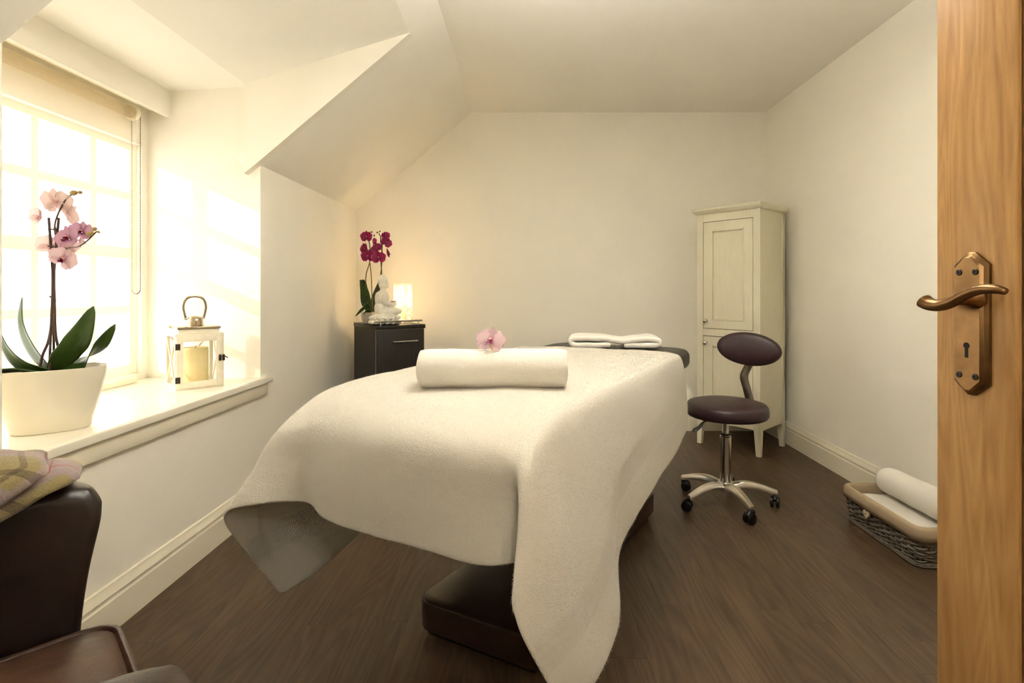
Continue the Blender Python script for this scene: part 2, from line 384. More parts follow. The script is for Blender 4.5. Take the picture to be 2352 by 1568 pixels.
fl = box('floor', (XL - .1, -1.7, -.03), (XR + .1, YB + .1, -.004), M['floorbase'])
struct(fl, 'dark brown wood-look plank floor of the room', 'floor')
PW, PL = .1035, .92
i = 0; x = XL - .02
shared = {}
while x < XR + .01:
    y = YN - .1 - random.random() * PL
    while y < YB:
        y0, y1 = max(y, YN - .1), min(y + PL, YB); L = round(y1 - y0, 3)
        if L > .03:
            if L not in shared:
                bm = bmesh.new(); bm_box(bm, (.0001, .0001, -.006), (PW - .0001, L - .0001, 0), None, .0003, 1)
                me = bpy.data.meshes.new('plank'); bm.to_mesh(me); bm.free(); me.materials.append(M['plank']); shared[L] = me
            p = new_obj('plank', shared[L], fl); p.location = (x, y0, 0)
        y += PL
    x += PW
hallf = box('floor', (-1.2, -1.7, -.02), (1.6, YN - .1, 0), M['plank']); hallf.parent = fl; hallf.name = 'hallway_floor'

# left wall: near pier, below window, far pier, dormer cheeks, wall around the window
wl = boxes('wall_left', [((-1.99, YN - .1, -.02), (XL, DY0, KZ)), ((XW - .15, DY0, -.02), (XL, DY1, SILL - .032)), ((-1.99, DY1, -.02), (XL, YB + .1, KZ))], M['paint'])
struct(wl, 'cream plastered left wall with deep dormer window alcove', 'wall')
cheek = [(-1.99, KZ), (XL - .004, KZ), (XL - .004, KZ + .012), (DX, DZ + .012), (DX, DZ + .1), (-1.99, 2.2)]
prism('dormer_cheek', cheek, 'y', DY1, DY1 + .09, M['paint'], wl)
prism('dormer_cheek', cheek, 'y', DY0 - .09, DY0, M['paint'], wl)
# proud boxed triangle above the reveal, following the slope
tri = [(-1.352, 2.12), (-1.352, 1.612), (XL, slope_z(XL) - .001), (-.556, slope_z(-.556) - .001), (-.556, 2.34)]
prism('cheek_panel', tri, 'y', DY1 - .041, DY1, M['paint'], wl)
# window wall
OY0, OY1, OZ0, OZ1 = 1.325, 2.49, .66, 1.745
boxes('window_wall', [((XW - .15, DY0, .5), (XW, OY0, 2.2)), ((XW - .15, OY1, .5), (XW, DY1, 2.2)), ((XW - .15, OY0, OZ1), (XW, OY1, 2.2)), ((XW - .15, OY0, .5), (XW, OY1, OZ0))], M['paint'], wl)

wb = box('wall_back', (XL - .1, YB, -.02), (XR + .1, YB + .1, 2.6), M['paint']); struct(wb, 'cream painted back wall behind the treatment table', 'wall')
wr = box('wall_right', (XR, -1.7, -.02), (XR + .1, YB + .1, 2.6), M['paint']); struct(wr, 'cream painted right wall beside the tall cabinet', 'wall')
DO0, DO1, DOZ = -.16, .745, 2.02           # door opening in the near wall
wn = boxes('wall_front', [((XL - .1, YN - .1, -.02), (DO0, YN, 2.6)), ((DO1, YN - .1, -.02), (XR + .1, YN, 2.6)), ((DO0, YN - .1, DOZ), (DO1, YN, 2.6))], M['paint'])
struct(wn, 'cream wall around the doorway behind the camera', 'wall')
boxes('door_lining', [((DO0, YN - .11, 0), (DO0 + .025, YN + .01, DOZ)), ((DO1 - .02, YN - .11, 0), (DO1, YN - .045, DOZ)), ((DO0, YN - .11, DOZ - .025), (DO1, YN + .01, DOZ))], M['oak'], wn)
hw = boxes('wall_hallway', [((-1.3, -1.8, -.02), (XR, -1.7, 2.6)), ((-1.3, -1.8, -.02), (-1.2, YN - .1, 2.6)), ((-1.3, -1.8, 2.4), (XR + .1, YN - .1, 2.5))], M['paint'])
struct(hw, 'cream walls and ceiling of the hallway behind the doorway', 'wall')

# ceiling: flat part, slopes, dormer ceiling
ce = box('ceiling', (XF, YN - .1, ZC), (XR + .1, YB + .1, ZC + .1), M['ceil']); struct(ce, 'flat cream ceiling with sloped side and dormer', 'ceiling')
sl = [(XL, KZ), (XF, ZC), (XF, ZC + .1), (XL - .1, KZ + .02)]
prism('slope', sl, 'y', YN - .1, DY0, M['ceil'], ce); prism('slope', sl, 'y', DY1 - .038, YB + .1, M['ceil'], ce)
prism('slope', [(DX, DZ), (XF, ZC), (XF, ZC + .1), (DX, ZC + .1)], 'y', DY0, DY1 - .038, M['ceil'], ce)
prism('dormer_ceiling', [(XW - .15, 2.005), (-1.35, 2.040), (DX, DZ), (DX, DZ + .12), (XW - .15, 2.2)], 'y', DY0 - .09, DY1 + .09, M['ceil'], ce)

def skirting(name, pts, label):
    """pts: list of (corner points) ; profile swept along straight runs, n points into the room"""
    prof = [(0, 0), (.016, 0), (.016, .098), (.013, .104), (.013, .112), (.017, .117), (.014, .128), (.008, .138), (.007, .147), (0, .15)]
    bm = bmesh.new()
    for (a, b, nrm) in pts:
        a, b, nrm = Vector(a), Vector(b), Vector(nrm)
        va = [bm.verts.new(a + nrm * d + Vector((0, 0, z))) for d, z in prof]; vb = [bm.verts.new(b + nrm * d + Vector((0, 0, z))) for d, z in prof]
        for i in range(len(prof) - 1): bm.faces.new((va[i], va[i + 1], vb[i + 1], vb[i]))
        bm.faces.new(va); bm.faces.new(vb)
    o = from_bm(name, bm, M['trim'], None, 25); return struct(o, label, 'baseboard')
skirting('baseboard_left', [((XL, YN, 0), (XL, YB, 0), (1, 0, 0))], 'moulded cream baseboard along the window wall')
skirting('baseboard_back', [((XL, YB, 0), (XR, YB, 0), (0, -1, 0))], 'moulded cream baseboard along the back wall')
skirting('baseboard_right', [((XR, YN, 0), (XR, YB, 0), (-1, 0, 0))], 'moulded cream baseboard along the right wall by the basket')

# sill and apron, pelmet
tr = thing('trim_1', 'glossy white window sill board with moulded apron', 'sill', (0, 0, 0), kind='structure')
prism('sill_board', [(XW, DY0), (XL, DY0), (XL, DY0 - .06), (-1.262, DY0 - .06), (-1.262, DY1 + .06), (XL, DY1 + .06), (XL, DY1), (XW, DY1)], 'z', SILL - .03, SILL, M['sill'], tr, .006)
box('apron', (XL - .001, DY0 - .03, SILL - .088), (XL + .018, DY1 + .04, SILL - .03), M['trim'], tr, .004)
tp = thing('trim_2', 'boxed cream pelmet above the roller blind', 'pelmet', (0, 0, 0), kind='structure')
box('pelmet_face', (-1.752, DY0, 1.893), (-1.728, DY1, 2.03), M['paint'], tp)
box('pelmet_soffit', (XW, DY0, 1.925), (-1.752, DY1, 1.945), M['trim'], tp)
box('pelmet_lip', (-1.775, DY0, 1.897), (-1.752, DY1 - .16, 1.911), M['trim'], tp, .004)

# window: sash frame, muntins, panes
wd = thing('window_1', 'white painted sash window of small panes behind the blind', 'window', (0, 0, 0), kind='structure')
WX = -1.905
boxes('window_frame', [((WX - .03, OY0, OZ0), (WX + .03, OY0 + .03, OZ1)), ((WX - .03, OY1 - .03, OZ0), (WX + .03, OY1, OZ1)), ((WX - .03, OY0 + .03, OZ1 - .03), (WX + .03, OY1 - .03, OZ1)), ((WX - .03, OY0 + .03, OZ0), (WX + .03, OY1 - .03, OZ0 + .045))], M['trim'], wd)
vy = [1.46, 1.73, 2.0, 2.27]; hz = [1.50, .965]
for y in vy: box('muntin', (WX - .018, y - .015, OZ0 + .03), (WX + .018, y + .015, OZ1 - .02), M['trim'], wd)
for z in hz: box('muntin', (WX - .016, OY0 + .02, z - .017), (WX + .016, OY1 - .02, z + .017), M['trim'], wd)
box('meeting_rail', (WX - .025, OY0 + .02, 1.205), (WX + .025, OY1 - .02, 1.255), M['trim'], wd)
ys = [OY0 + .02] + vy + [OY1 - .02]; zs = [OZ0 + .03, .965, 1.23, 1.50, OZ1 - .02]
for a in range(5):
    for b in range(4): box('pane', (WX - .002, ys[a], zs[b]), (WX + .002, ys[a + 1], zs[b + 1]), M['glass'], wd)

# ================================================================== roller blind
BX, BY0, BY1 = -1.80, 1.33, 2.385
rb = thing('roller_blind', 'sheer off-white roller blind pulled down over the sunny window', 'blind', (BX, (BY0 + BY1) / 2, 0))
hw_ = (BY1 - BY0) / 2
rotY = Matrix.Rotation(-PI / 2, 4, 'X')
lathe('roller_tube', [(.026, -hw_), (.026, hw_)], M['blind'], rb, 24, 35, Matrix.Translation((-.012, 0, 1.868)) @ rotY)
G = [[Vector((.012 + .002 * math.sin(j * .5), -hw_ + 2 * hw_ * i / 30, 1.868 - (1.868 - .652) * j / 40)) for j in range(41)] for i in range(31)]
grid('fabric', G, M['blind'], rb)
box('bottom_bar', (.004, -hw_, .636), (.020, hw_, .662), M['trim'], rb, .005)
lathe('end_bracket', [(0, 0), (.034, 0), (.036, .004), (.036, .016), (.030, .022), (0, .022)], M['trim'], rb, 24, 35, Matrix.Translation((-.012, hw_, 1.868)) @ rotY)
bm = bmesh.new()
beads = []
zc0 = 1.868; rr = .0215
xa, xb = -.012 + rr, -.012 - rr
cl = []
z = zc0
while z > 1.06: cl.append((xa, z)); z -= .0072
for k in range(1, 13):
    a = PI * k / 13; cl.append((-.012 + rr * math.cos(a), 1.06 - rr * math.sin(a)))
z = 1.06
while z < zc0: cl.append((xb, z)); z += .0072
yl = hw_ + .03
for (cx_, cz_) in cl:
    q = bmesh.ops.create_icosphere(bm, subdivisions=1, radius=.0030)
    # chain hangs in the plane of the bracket; the two strands are seen side by side
    for v in q['verts']: v.co += Vector((cx_, yl + (.0 if cx_ > -.012 else .005), cz_))
from_bm('bead_chain', bm, M['chain'], rb, 180)

# ================================================================== oak door with handle
P0 = Vector((.595, .70, 0)); rdir = Vector((.174, -.985, 0)).normalized(); 
ndir = Vector((rdir.y, -rdir.x, 0))            # faces the camera side (-x)
free = P0 - rdir * .050; hinge = free + rdir * .755
dm = Matrix(((-rdir.x, ndir.x, 0, free.x), (-rdir.y, ndir.y, 0, free.y), (0, 0, 1, 0), (0, 0, 0, 1)))   # local -x runs from the free edge to the hinge
door = thing('door_1', 'open honey oak door with antique brass lever handle', 'door', kind='structure'); door.matrix_world = dm
DWd, ST = .755, .107
box('stile', (0, -.04, .012), (ST, 0, 2.0), M['oak'], door, .0025)
box('stile', (DWd - ST, -.04, .012), (DWd, 0, 2.0), M['oak'], door, .0025)
box('rail', (ST, -.04, 1.88), (DWd - ST, 0, 2.0), M['oak'], door, .0025)
box('rail', (ST, -.04, .012), (DWd - ST, 0, .22), M['oak'], door, .0025)
for (a, b) in ((.22, 1.88),):
    box('panel', (ST, -.028, a), (DWd - ST, -.014, b), M['oak'], door)
    boxes('moulding', [((ST, -.016, a), (ST + .014, -.004, b)), ((DWd - ST - .014, -.016, a), (DWd - ST, -.004, b)), ((ST + .014, -.016, a), (DWd - ST - .014, -.004, a + .014)), ((ST + .014, -.016, b - .014), (DWd - ST - .014, -.004, b))], M['oakdark'], door, .003)
# handle set: bevelled plate with pointed ends, lever, keyhole, screws
HZ, HX = 1.047, .053
def plate_ring(w, z0, z1, tip, y): # outline (x,z) of plate with pointed top and bottom
    return [Vector((HX + sx * w, y, z)) for sx, z in ((-1, z0), (-.2, z0 - tip), (.2, z0 - tip), (1, z0), (1, z1), (.2, z1 + tip), (-.2, z1 + tip), (-1, z1))]
rings = [plate_ring(.0228, .9285, 1.0855, .0165, 0), plate_ring(.0228, .9285, 1.0855, .0165, .0045), plate_ring(.0212, .930, 1.084, .016, .0062), plate_ring(.0192, .9315, 1.0825, .015, .0070), plate_ring(.0180, .9320, 1.0820, .0145, .0085), plate_ring(.0172, .9325, 1.0815, .0142, .0112), plate_ring(.0165, .9330, 1.0810, .0138, .0120)]
V = [p for r in rings for p in r]; Fc = []
for i in range(len(rings) - 1):
    for k in range(8): Fc.append((i * 8 + k, i * 8 + (k + 1) % 8, (i + 1) * 8 + (k + 1) % 8, (i + 1) * 8 + k))
Fc.append(tuple(range(len(rings) * 8 - 8, len(rings) * 8))); Fc.append(tuple(reversed(range(8))))
hp = mesh('handle_plate', V, Fc, M['brass'], door, 40)
ry = Matrix.Rotation(-PI / 2, 4, 'X')
for sx, sz in ((-1, .0), (1, 0), (-1, -1), (1, -1)):
    zz = 1.0755 if sz == 0 else .938
    m_ = Matrix.Translation((HX + .0008 + sx * .0107, .0119, zz)) @ ry
    sc_ = lathe('screw', [(.0042, 0), (.0042, .0008), (.0034, .0014), (0, .0014)], M['brassdark'], hp, 16, 30, m_)
    boxes('screw_slot', [((-.0024, -.0005, .0013), (.0024, .0005, .0017)), ((-.0005, -.0024, .0013), (.0005, .0024, .0017))], M['black'], hp).matrix_basis = m_
kz = .978
kh = [(HX + .0042 * math.cos(a), kz + .0042 * math.sin(a)) for a in [math.radians(-60 + 300 * k / 14) for k in range(15)]] + [(HX - .0024, kz - .016), (HX + .0024, kz - .016)]
prism('keyhole', kh, 'y', .0114, .0123, M['black'], hp)
lathe('lever_neck', [(.0125, .0115), (.0125, .016), (.0085, .022), (.0075, .036), (.007, .042), (.0, .044)], M['brass'], hp, 20, 35, Matrix.Translation((.066, 0, 1.040)) @ ry)
lp = path([(.1285, .045, 1.0490), (.1172, .046, 1.0525), (.0994, .046, 1.0525), (.0807, .045, 1.0465), (.0637, .044, 1.0375), (.0459, .044, 1.0315), (.0310, .045, 1.0325), (.0215, .046, 1.0375)], 6)
nR = len(lp); lr = []
for q in range(nR):
    t = q / (nR - 1); lr.append((.0042 + .0026 * min(1, t * 5)) + .0042 * max(0, (t - .45) / .55) ** 1.3 - (.003 if q in (0, nR - 1) else 0))
tube('lever', lp, lr, M['brass'], hp, 16, flat=(1.15, .9))
FLX = Matrix.Scale(-1, 4, (1, 0, 0))
for ch in list(door.children_recursive):
    ch.data.transform(FLX @ ch.matrix_basis); ch.data.flip_normals(); ch.matrix_basis = Matrix()

# ================================================================== treatment table and its towels
TA = math.radians(28); AU = Vector((math.sin(TA), math.cos(TA), 0)); AV = Vector((math.cos(TA), -math.sin(TA), 0))
def T(u, v, z): return AU * u + AV * v + Vector((0, 0, z))
tb = thing('treatment_table', 'dark brown treatment table under the white towel', 'massage table', T(1.75, -.84, 0))
tbm = Matrix(((AV.x, AU.x, 0, 0), (AV.y, AU.y, 0, 0), (0, 0, 1, 0), (0, 0, 0, 1)))
tb.matrix_world = Matrix.Translation(T(1.75, -.84, 0)) @ tbm            # local x across, y along, z up
prism('table_cushion', rrect(-.352, .362, -.64, .87, .12, 8), 'z', .690, .776, M['vinyl'], tb, .03)
prism('leg_rest', [(-.63, .774), (-.74, .758), (-.80, .722), (-.825, .685), (-.82, .655), (-.79, .64), (-.63, .69)], 'x', -.345, .352, M['vinyl'], tb, .012)
box('cushion_frame', (-.26, -.72, .63), (.27, .70, .692), M['basewood'], tb, .01)
base = []
def bx_(y): # waisted outline half width
    return .215 - .05 * math.exp(-((y - .12) / .32) ** 2)
yy = [-.50 + 1.22 * k / 30 for k in range(31)]
right = [(bx_(y), y) for y in yy[2:-2]]; left = [(-bx_(y), y) for y in reversed(yy[2:-2])]
def corner(cx, cy, r, a0): return [(cx + r * math.cos(math.radians(a0 + 90 * k / 5)), cy + r * math.sin(math.radians(a0 + 90 * k / 5))) for k in range(6)]
out = right[2:-2] + corner(.215 - .05, .72 - .05, .05, 0) + corner(-.215 + .05, .72 - .05, .05, 90) + left[2:-2] + corner(-.215 + .05, -.50 + .05, .05, 180) + corner(.215 - .05, -.50 + .05, .05, 270)
prism('base_cover', out, 'z', .022, .112, M['basewood'], tb, .007)
box('base_plinth', (-.19, -.48, 0), (.19, .70, .03), M['rubber'], tb, .01)
box('lift_column', (-.12, -.12, .105), (.12, .16, .64), M['basewood'], tb, .015)

# the big towel: control net (rows from far to near, columns from left hem to right hem), in table coordinates (along, across, up)
TOP = .784
def row(u, zt=TOP, lh=(-1.252, .30), rh=(-.438, .43)):
    ze = zt - .018
    return [(u, lh[0], lh[1]), (u, (lh[0] * .6 - 1.222 * .4), (lh[1] * .5 + ze * .5)), (u, -1.214, ze - .012), (u, -1.14, zt + .002), (u, -1.02, zt + .004), (u, -.84, zt + .004), (u, -.66, zt + .004), (u, -.555, zt + .003), (u, -.505, zt - .002),
            (u, -.468, ze - .010), (u, rh[0] * .6 - .452 * .4, rh[1] * .5 + ze * .5), (u, rh[0], rh[1])]
net = [row(2.27, rh=(-.445, .475)), row(2.02, rh=(-.440, .435)), row(1.75, rh=(-.430, .435)), row(1.50, rh=(-.436, .40), lh=(-1.25, .29)), row(1.30, rh=(-.430, .365), lh=(-1.25, .28))]
# skew the far edge a little (left side is nearer)
net[0] = [(u - .10 * max(0, min(1, (-.47 - v) / .73)), v, z) for (u, v, z) in net[0]]
net.append([(1.19, -1.25, .27), (1.17, -1.245, .50), (1.13, -1.212, .748), (1.12, -1.13, .785), (1.12, -1.02, .792), (1.12, -.84, .792), (1.11, -.66, .792), (1.11, -.56, .788), (1.11, -.505, .780), (1.11, -.466, .752), (1.16, -.425, .53), (1.20, -.395, .275)])
net.append([(1.06, -1.25, .235), (1.04, -1.255, .47), (1.00, -1.212, .725), (.995, -1.12, .768), (.985, -1.02, .774), (.98, -.84, .774), (.975, -.66, .772), (.97, -.56, .767), (.972, -.505, .758), (.975, -.466, .730), (1.04, -.420, .49), (1.10, -.388, .245)])
net.append([(.97, -1.25, .228), (.91, -1.27, .44), (.885, -1.212, .668), (.908, -1.10, .712), (.897, -1.0, .720), (.885, -.84, .722), (.880, -.68, .722), (.880, -.57, .718), (.892, -.508, .706), (.882, -.464, .682), (.935, -.412, .46), (1.00, -.386, .243)])
net.append([(.945, -1.25, .232), (.88, -1.26, .40), (.830, -1.222, .590), (.884, -1.10, .622), (.870, -1.0, .620), (.865, -.84, .615), (.866, -.68, .612), (.876, -.56, .612), (.918, -.480, .606), (.836, -.458, .588), (.875, -.412, .41), (.945, -.388, .252)])
net.append([(.93, -1.25, .240), (.85, -1.25, .370), (.772, -1.232, .515), (.876, -1.090, .533), (.866, -1.0, .515), (.862, -.84, .508), (.864, -.68, .510), (.872, -.55, .512), (.925, -.468, .512), (.800, -.452, .488), (.832, -.418, .37), (.905, -.392, .258)])
K = 9
nr, nc = len(net), len(net[0])
NV = [[Vector(p) for p in r] for r in net]
cols = []
rowsI = [[crom(r, j / K) for j in range((nc - 1) * K + 1)] for r in NV]
GT = []
for j in range((nc - 1) * K + 1):
    c = [rowsI[i][j] for i in range(nr)]
    GT.append([crom(c, i / K) for i in range((nr - 1) * K + 1)])
for j, c in enumerate(GT):
    for i, p in enumerate(c):
        q = T(*p)
        a = noise.noise(q * 9.0) * .0035 + noise.noise(q * 24.0) * .0018
        GT[j][i] = q + Vector((noise.noise(q * 7 + Vector((3, 3, 3))), noise.noise(q * 7 + Vector((9, 1, 4))), 0)) * .003 + Vector((0, 0, a))
nJ, nI = len(GT), len(GT[0]); UV = [None] * (nJ * nI); tl = [0]
for i in range(1, nI): tl.append(tl[-1] + (GT[nJ // 2][i] - GT[nJ // 2][i - 1]).length)
for i in range(nI):
    sa = [0]
    for j in range(1, nJ): sa.append(sa[-1] + (GT[j][i] - GT[j - 1][i]).length)
    for j in range(nJ): UV[j * nI + i] = (min(sa[j], sa[-1] - sa[j]), tl[i])
ja, ia = nJ // 2, nI // 2
TOWEL_FLIP = (GT[ja][ia + 1] - GT[ja][ia]).cross(GT[ja + 1][ia] - GT[ja][ia]).z < 0       # outward side of the grid
TOWEL_T = .007 if not TOWEL_FLIP else 0.0
org = T(1.5, -.84, 0)
tw = grid('bath_towel', [[p - org for p in c] for c in GT], M['terry_striped'], None, 180, UV, .007, 1)
tw.location = org
subsurf(tw, 1)
def pile(parent, G, count, length, mat, flip, thick, seed, skip=None):
    """terry loops: short thin slivers standing on the outer face of a cloth grid, one joined part"""
    rng = np.random.default_rng(seed); A = np.array([[tuple(p) for p in r] for r in G]); na, nb, _ = A.shape
    e1 = np.linalg.norm(A[1:, :-1] - A[:-1, :-1], axis=2); e2 = np.linalg.norm(A[:-1, 1:] - A[:-1, :-1], axis=2); w = (e1 * e2).ravel(); w /= w.sum()
    if skip is not None: w[skip] = 0; w /= w.sum()
    c = rng.choice(len(w), count, p=w); i, j = c // (nb - 1), c % (nb - 1); f, g = rng.random((2, count, 1))
    p00, p10, p01, p11 = A[i, j], A[i + 1, j], A[i, j + 1], A[i + 1, j + 1]
    P = p00 * (1 - f) * (1 - g) + p10 * f * (1 - g) + p01 * (1 - f) * g + p11 * f * g
    nn = np.cross(p01 - p00, p10 - p00) * (-1 if flip else 1); nn /= np.linalg.norm(nn, axis=1, keepdims=True) + 1e-12
    P = P + nn * (thick - .0006)
    r = rng.normal(size=(count, 3)); tn = np.cross(nn, r); tn /= np.linalg.norm(tn, axis=1, keepdims=True) + 1e-12
    r2 = rng.normal(size=(count, 3)) * .55; d = nn + r2; d /= np.linalg.norm(d, axis=1, keepdims=True)
    L = length * (.5 + rng.random((count, 1))); Wd = .00028
    V = np.empty((count * 3, 3)); V[0::3] = P - tn * Wd; V[1::3] = P + tn * Wd; V[2::3] = P + d * L
    me = bpy.data.meshes.new('terry_pile'); me.vertices.add(count * 3); me.vertices.foreach_set('co', V.ravel())
    me.loops.add(count * 3); me.loops.foreach_set('vertex_index', np.arange(count * 3, dtype=np.int32))
    me.polygons.add(count); me.polygons.foreach_set('loop_start', np.arange(0, count * 3, 3, dtype=np.int32)); me.polygons.foreach_set('loop_total', np.full(count, 3, dtype=np.int32))
    me.update()
    me.materials.append(mat); o = new_obj('terry_pile', me, parent); o['kind'] = 'stuff'; return o
LG_ = [[p - org for p in c] for c in GT]
HD = np.array([q[0] for q in UV]).reshape(nJ, nI)[:-1, :-1].ravel()
pile(tw, LG_, 320000, .0027, M['pile'], TOWEL_FLIP, TOWEL_T, 1, (HD > .118) & (HD < .198))
tag(tw, 'large white terry towel draped over the treatment table', 'towel')

# rolled towel lying across the table, with a spiral end
def rolled(name, L, R, mat, turns=3.2, n=110, squash=.92, seed=1):
    G = []
    for i in range(41):
        xx = -L / 2 + L * i / 40; rowp = []
        endf = min(1, min(i, 40 - i) / 2.2); sc_ = .93 + .07 * math.sin(endf * PI / 2)
        for k in range(n + 1):
            t = k / n; a = t * turns * 2 * PI - .6; r = R * (.16 + .84 * t ** .85) * sc_
            off = .0025 * noise.noise(Vector((xx * 14, a, seed)))
            dx = (.014 * (1 - t) ** 1.0 - .006) * (1 if i > 20 else -1) * (1 - endf) * -1
            rowp.append(Vector((xx + dx + (.008 * noise.noise(Vector((a * .8, seed, i // 20))) if i in (0, 40) else 0), math.cos(a) * (r + off), math.sin(a) * (r + off) * squash)))
        G.append(rowp)
    return grid(name, G, mat, None, 180, None, .006, 1)
rt = rolled('rolled_towel', .375, .056, M['terry'], 4.2)
rc = Vector((-.091, 1.385, TOP + .014 + .0505))
rt.location = rc; rt.rotation_euler = (0, 0, math.radians(1.0))
tag(rt, 'white towel rolled up and topped with a pink orchid bloom', 'towel')

# folded towel on the head end: a strip folded in from both sides
ft_path = path([(-.02, .013), (-.10, .013), (-.175, .013), (-.200, .018), (-.207, .034), (-.190, .044), (-.13, .046), (-.06, .043), (.00, .034), (.05, .031), (.10, .038), (.155, .042), (.195, .038), (.206, .028), (.195, .015), (.14, .012), (.04, .012)], 6)
Gf = []
for i in range(17):
    yv = -.085 + .17 * i / 16
    Gf.append([Vector((p.x + .004 * noise.noise(Vector((p.x * 20, yv * 20, 2))), yv + .012 * math.sin(p.x * 9) + .006 * noise.noise(Vector((p.x * 12, 0, 5))), p.y + .004 * noise.noise(Vector((p.x * 15, yv * 15, 8))))) for p in [Vector((a.x, a.y, 0)) for a in [Vector((q[0], q[1], 0)) for q in ft_path]]])
ft = grid('folded_towel', Gf, M['terry'], None, 180, None, .026, 0)
ft.location = T(2.44, -.82, .783); ft.rotation_euler = (0, 0, math.radians(-7)); subsurf(ft, 1)
tag(ft, 'white towel with both ends folded in on the dark head end of the table', 'towel')

# ================================================================== orchid blossoms
def petal_mesh(name, L, Wd, mat, cup=.18, tipr=.5, waist=.25, curl=0.0, na=10, nb=9):
    """a petal lying along +x, normal +z; u along, v across"""
    V, UV, Fc = [], [], []
    for i in range(na + 1):
        t = i / na
        w = Wd * .5 * math.sqrt(max(0, 1 - ((t - .56 + waist * .1) / .575) ** 2))
        if i == 0: w = Wd * .08
        for j in range(nb + 1):
            s = -1 + 2 * j / nb
            V.append(Vector((L * t * (1 - .30 * s * s * t ** 3), w * s, cup * L * (t * t * .6 - curl * t ** 3) - cup * .5 * w * s * s)))
            UV.append((t, (s * (w / (Wd * .5 + 1e-6)) + 1) / 2))
    for i in range(na):
        for j in range(nb):
            a = i * (nb + 1) + j; Fc.append((a, a + nb + 1, a + nb + 2, a + 1))
    me = bpy.data.meshes.new(name); me.from_pydata(V, [], Fc)
    l = me.uv_layers.new(name='UVMap')
    for lp in me.loops: l.data[lp.index].uv = UV[lp.vertex_index]
    me.materials.append(mat); me.shade_smooth(); return me
_pm = {}
def blossom(parent, loc, facing, size, mats=('petal', 'lip'), roll=0, name='blossom', close=0.0, stalk=None):
    """facing: vector the bloom looks along; size: full width in metres; close 0 open .. 1 half shut"""
    key = (mats, round(close, 2))
    if key not in _pm:
        _pm[key] = (petal_mesh('petal', .5, .66, M[mats[0]], .16, waist=.10), petal_mesh('sepal', .46, .34, M[mats[0]], .14, waist=.22), None)
    pet, sep, _ = _pm[key]
    z = Vector(facing).normalized(); up = Vector((0, 0, 1))
    x = up.cross(z)
    if x.length < .01: x = Vector((1, 0, 0))
    x.normalize(); y = z.cross(x)
    R = Matrix(((x.x, y.x, z.x, 0), (x.y, y.y, z.y, 0), (x.z, y.z, z.z, 0), (0, 0, 0, 1))) @ Matrix.Rotation(roll, 4, 'Z')
    base = Matrix.Translation(loc) @ R @ Matrix.Scale(size, 4)
    V, Fc = tube_vf([(0, .0, -.06), (0, .02, .02), (0, .03, .10), (0, .0, .15)], [.03, .045, .05, .02], 8)
    col = mesh(name, V, Fc, M['column'], parent, 180)
    col.matrix_basis = base
    def part(nm, me, ang, tilt, sc=1, z0=0):
        o = new_obj(nm, me, col)
        o.matrix_basis = Matrix.Rotation(ang, 4, 'Z') @ Matrix.Translation((.03, 0, z0)) @ Matrix.Rotation(-tilt, 4, 'Y') @ Matrix.Scale(sc, 4)
    part('sepal', sep, PI / 2, .05 + close, .98, -.015)
    part('sepal', sep, math.radians(222), .02 + close, .95, -.015); part('sepal', sep, math.radians(318), .02 + close, .95, -.015)
    part('petal', pet, math.radians(14), .0 + close, 1, .01); part('petal', pet, math.radians(166), .0 + close, 1, .012)
    lm = _pm.setdefault(mats[1], petal_mesh('lip', .26, .20, M[mats[1]], .9, waist=.1))
    part('lip', lm, math.radians(270), .75, 1, .05)
    part('lip', lm, math.radians(220), 1.1, .62, .06); part('lip', lm, math.radians(320), 1.1, .62, .06)
    return col
def leaf(name, spine, width, mat, parent, up=(0, 0, 1), fold=.25, n=18, side=None):
    P = [Vector(p) for p in spine]; G = []
    for i in range(n + 1):
        t = i / n; p = crom(P, t * (len(P) - 1)); d = (crom(P, min(1, t + .02) * (len(P) - 1)) - crom(P, max(0, t - .02) * (len(P) - 1))).normalized()
        sd = Vector(side).normalized() if side is not None else d.cross(Vector(up))
        sd = (sd - d * sd.dot(d)).normalized(); nn = sd.cross(d)
        w = width * .5 * max(.06, math.sin(PI * (.12 + .86 * t ** .9)) ** .75)
        if i == n: w = width * .02
        G.append([p + sd * w * s + nn * (abs(s) * w * fold) for s in [-1 + 2 * j / 8 for j in range(9)]])
    return grid(name, G, mat, parent, 180, None, .0022, 0)
def bud(parent, loc, d, L, R, mat='bud'):
    z = Vector(d).normalized(); q = z.to_track_quat('Z', 'Y').to_matrix().to_4x4()
    o = lathe('bud', [(0, 0), (R * .6, L * .12), (R, L * .42), (R * .75, L * .75), (0, L)], M[mat], parent, 10, 180)
    o.matrix_basis = Matrix.Translation(loc) @ q; return o

# loose bloom lying on the rolled towel
fb = Vector(atY(1128, 806, 1.38))
lf = thing('orchid_bloom', 'single pale pink orchid bloom resting on the rolled towel', 'flower', (fb.x, 1.37, rc.z + .044))
b_ = blossom(lf, (0, 0, .028), (-.15, -1, .35), .078, ('petal', 'lip'), math.radians(-8), 'bloom')
tube('stalk', [(0, .0, .024), (.006, -.016, .012), (.010, -.03, .002)], [.002, .0018, .0015], M['bud'], lf, 6)

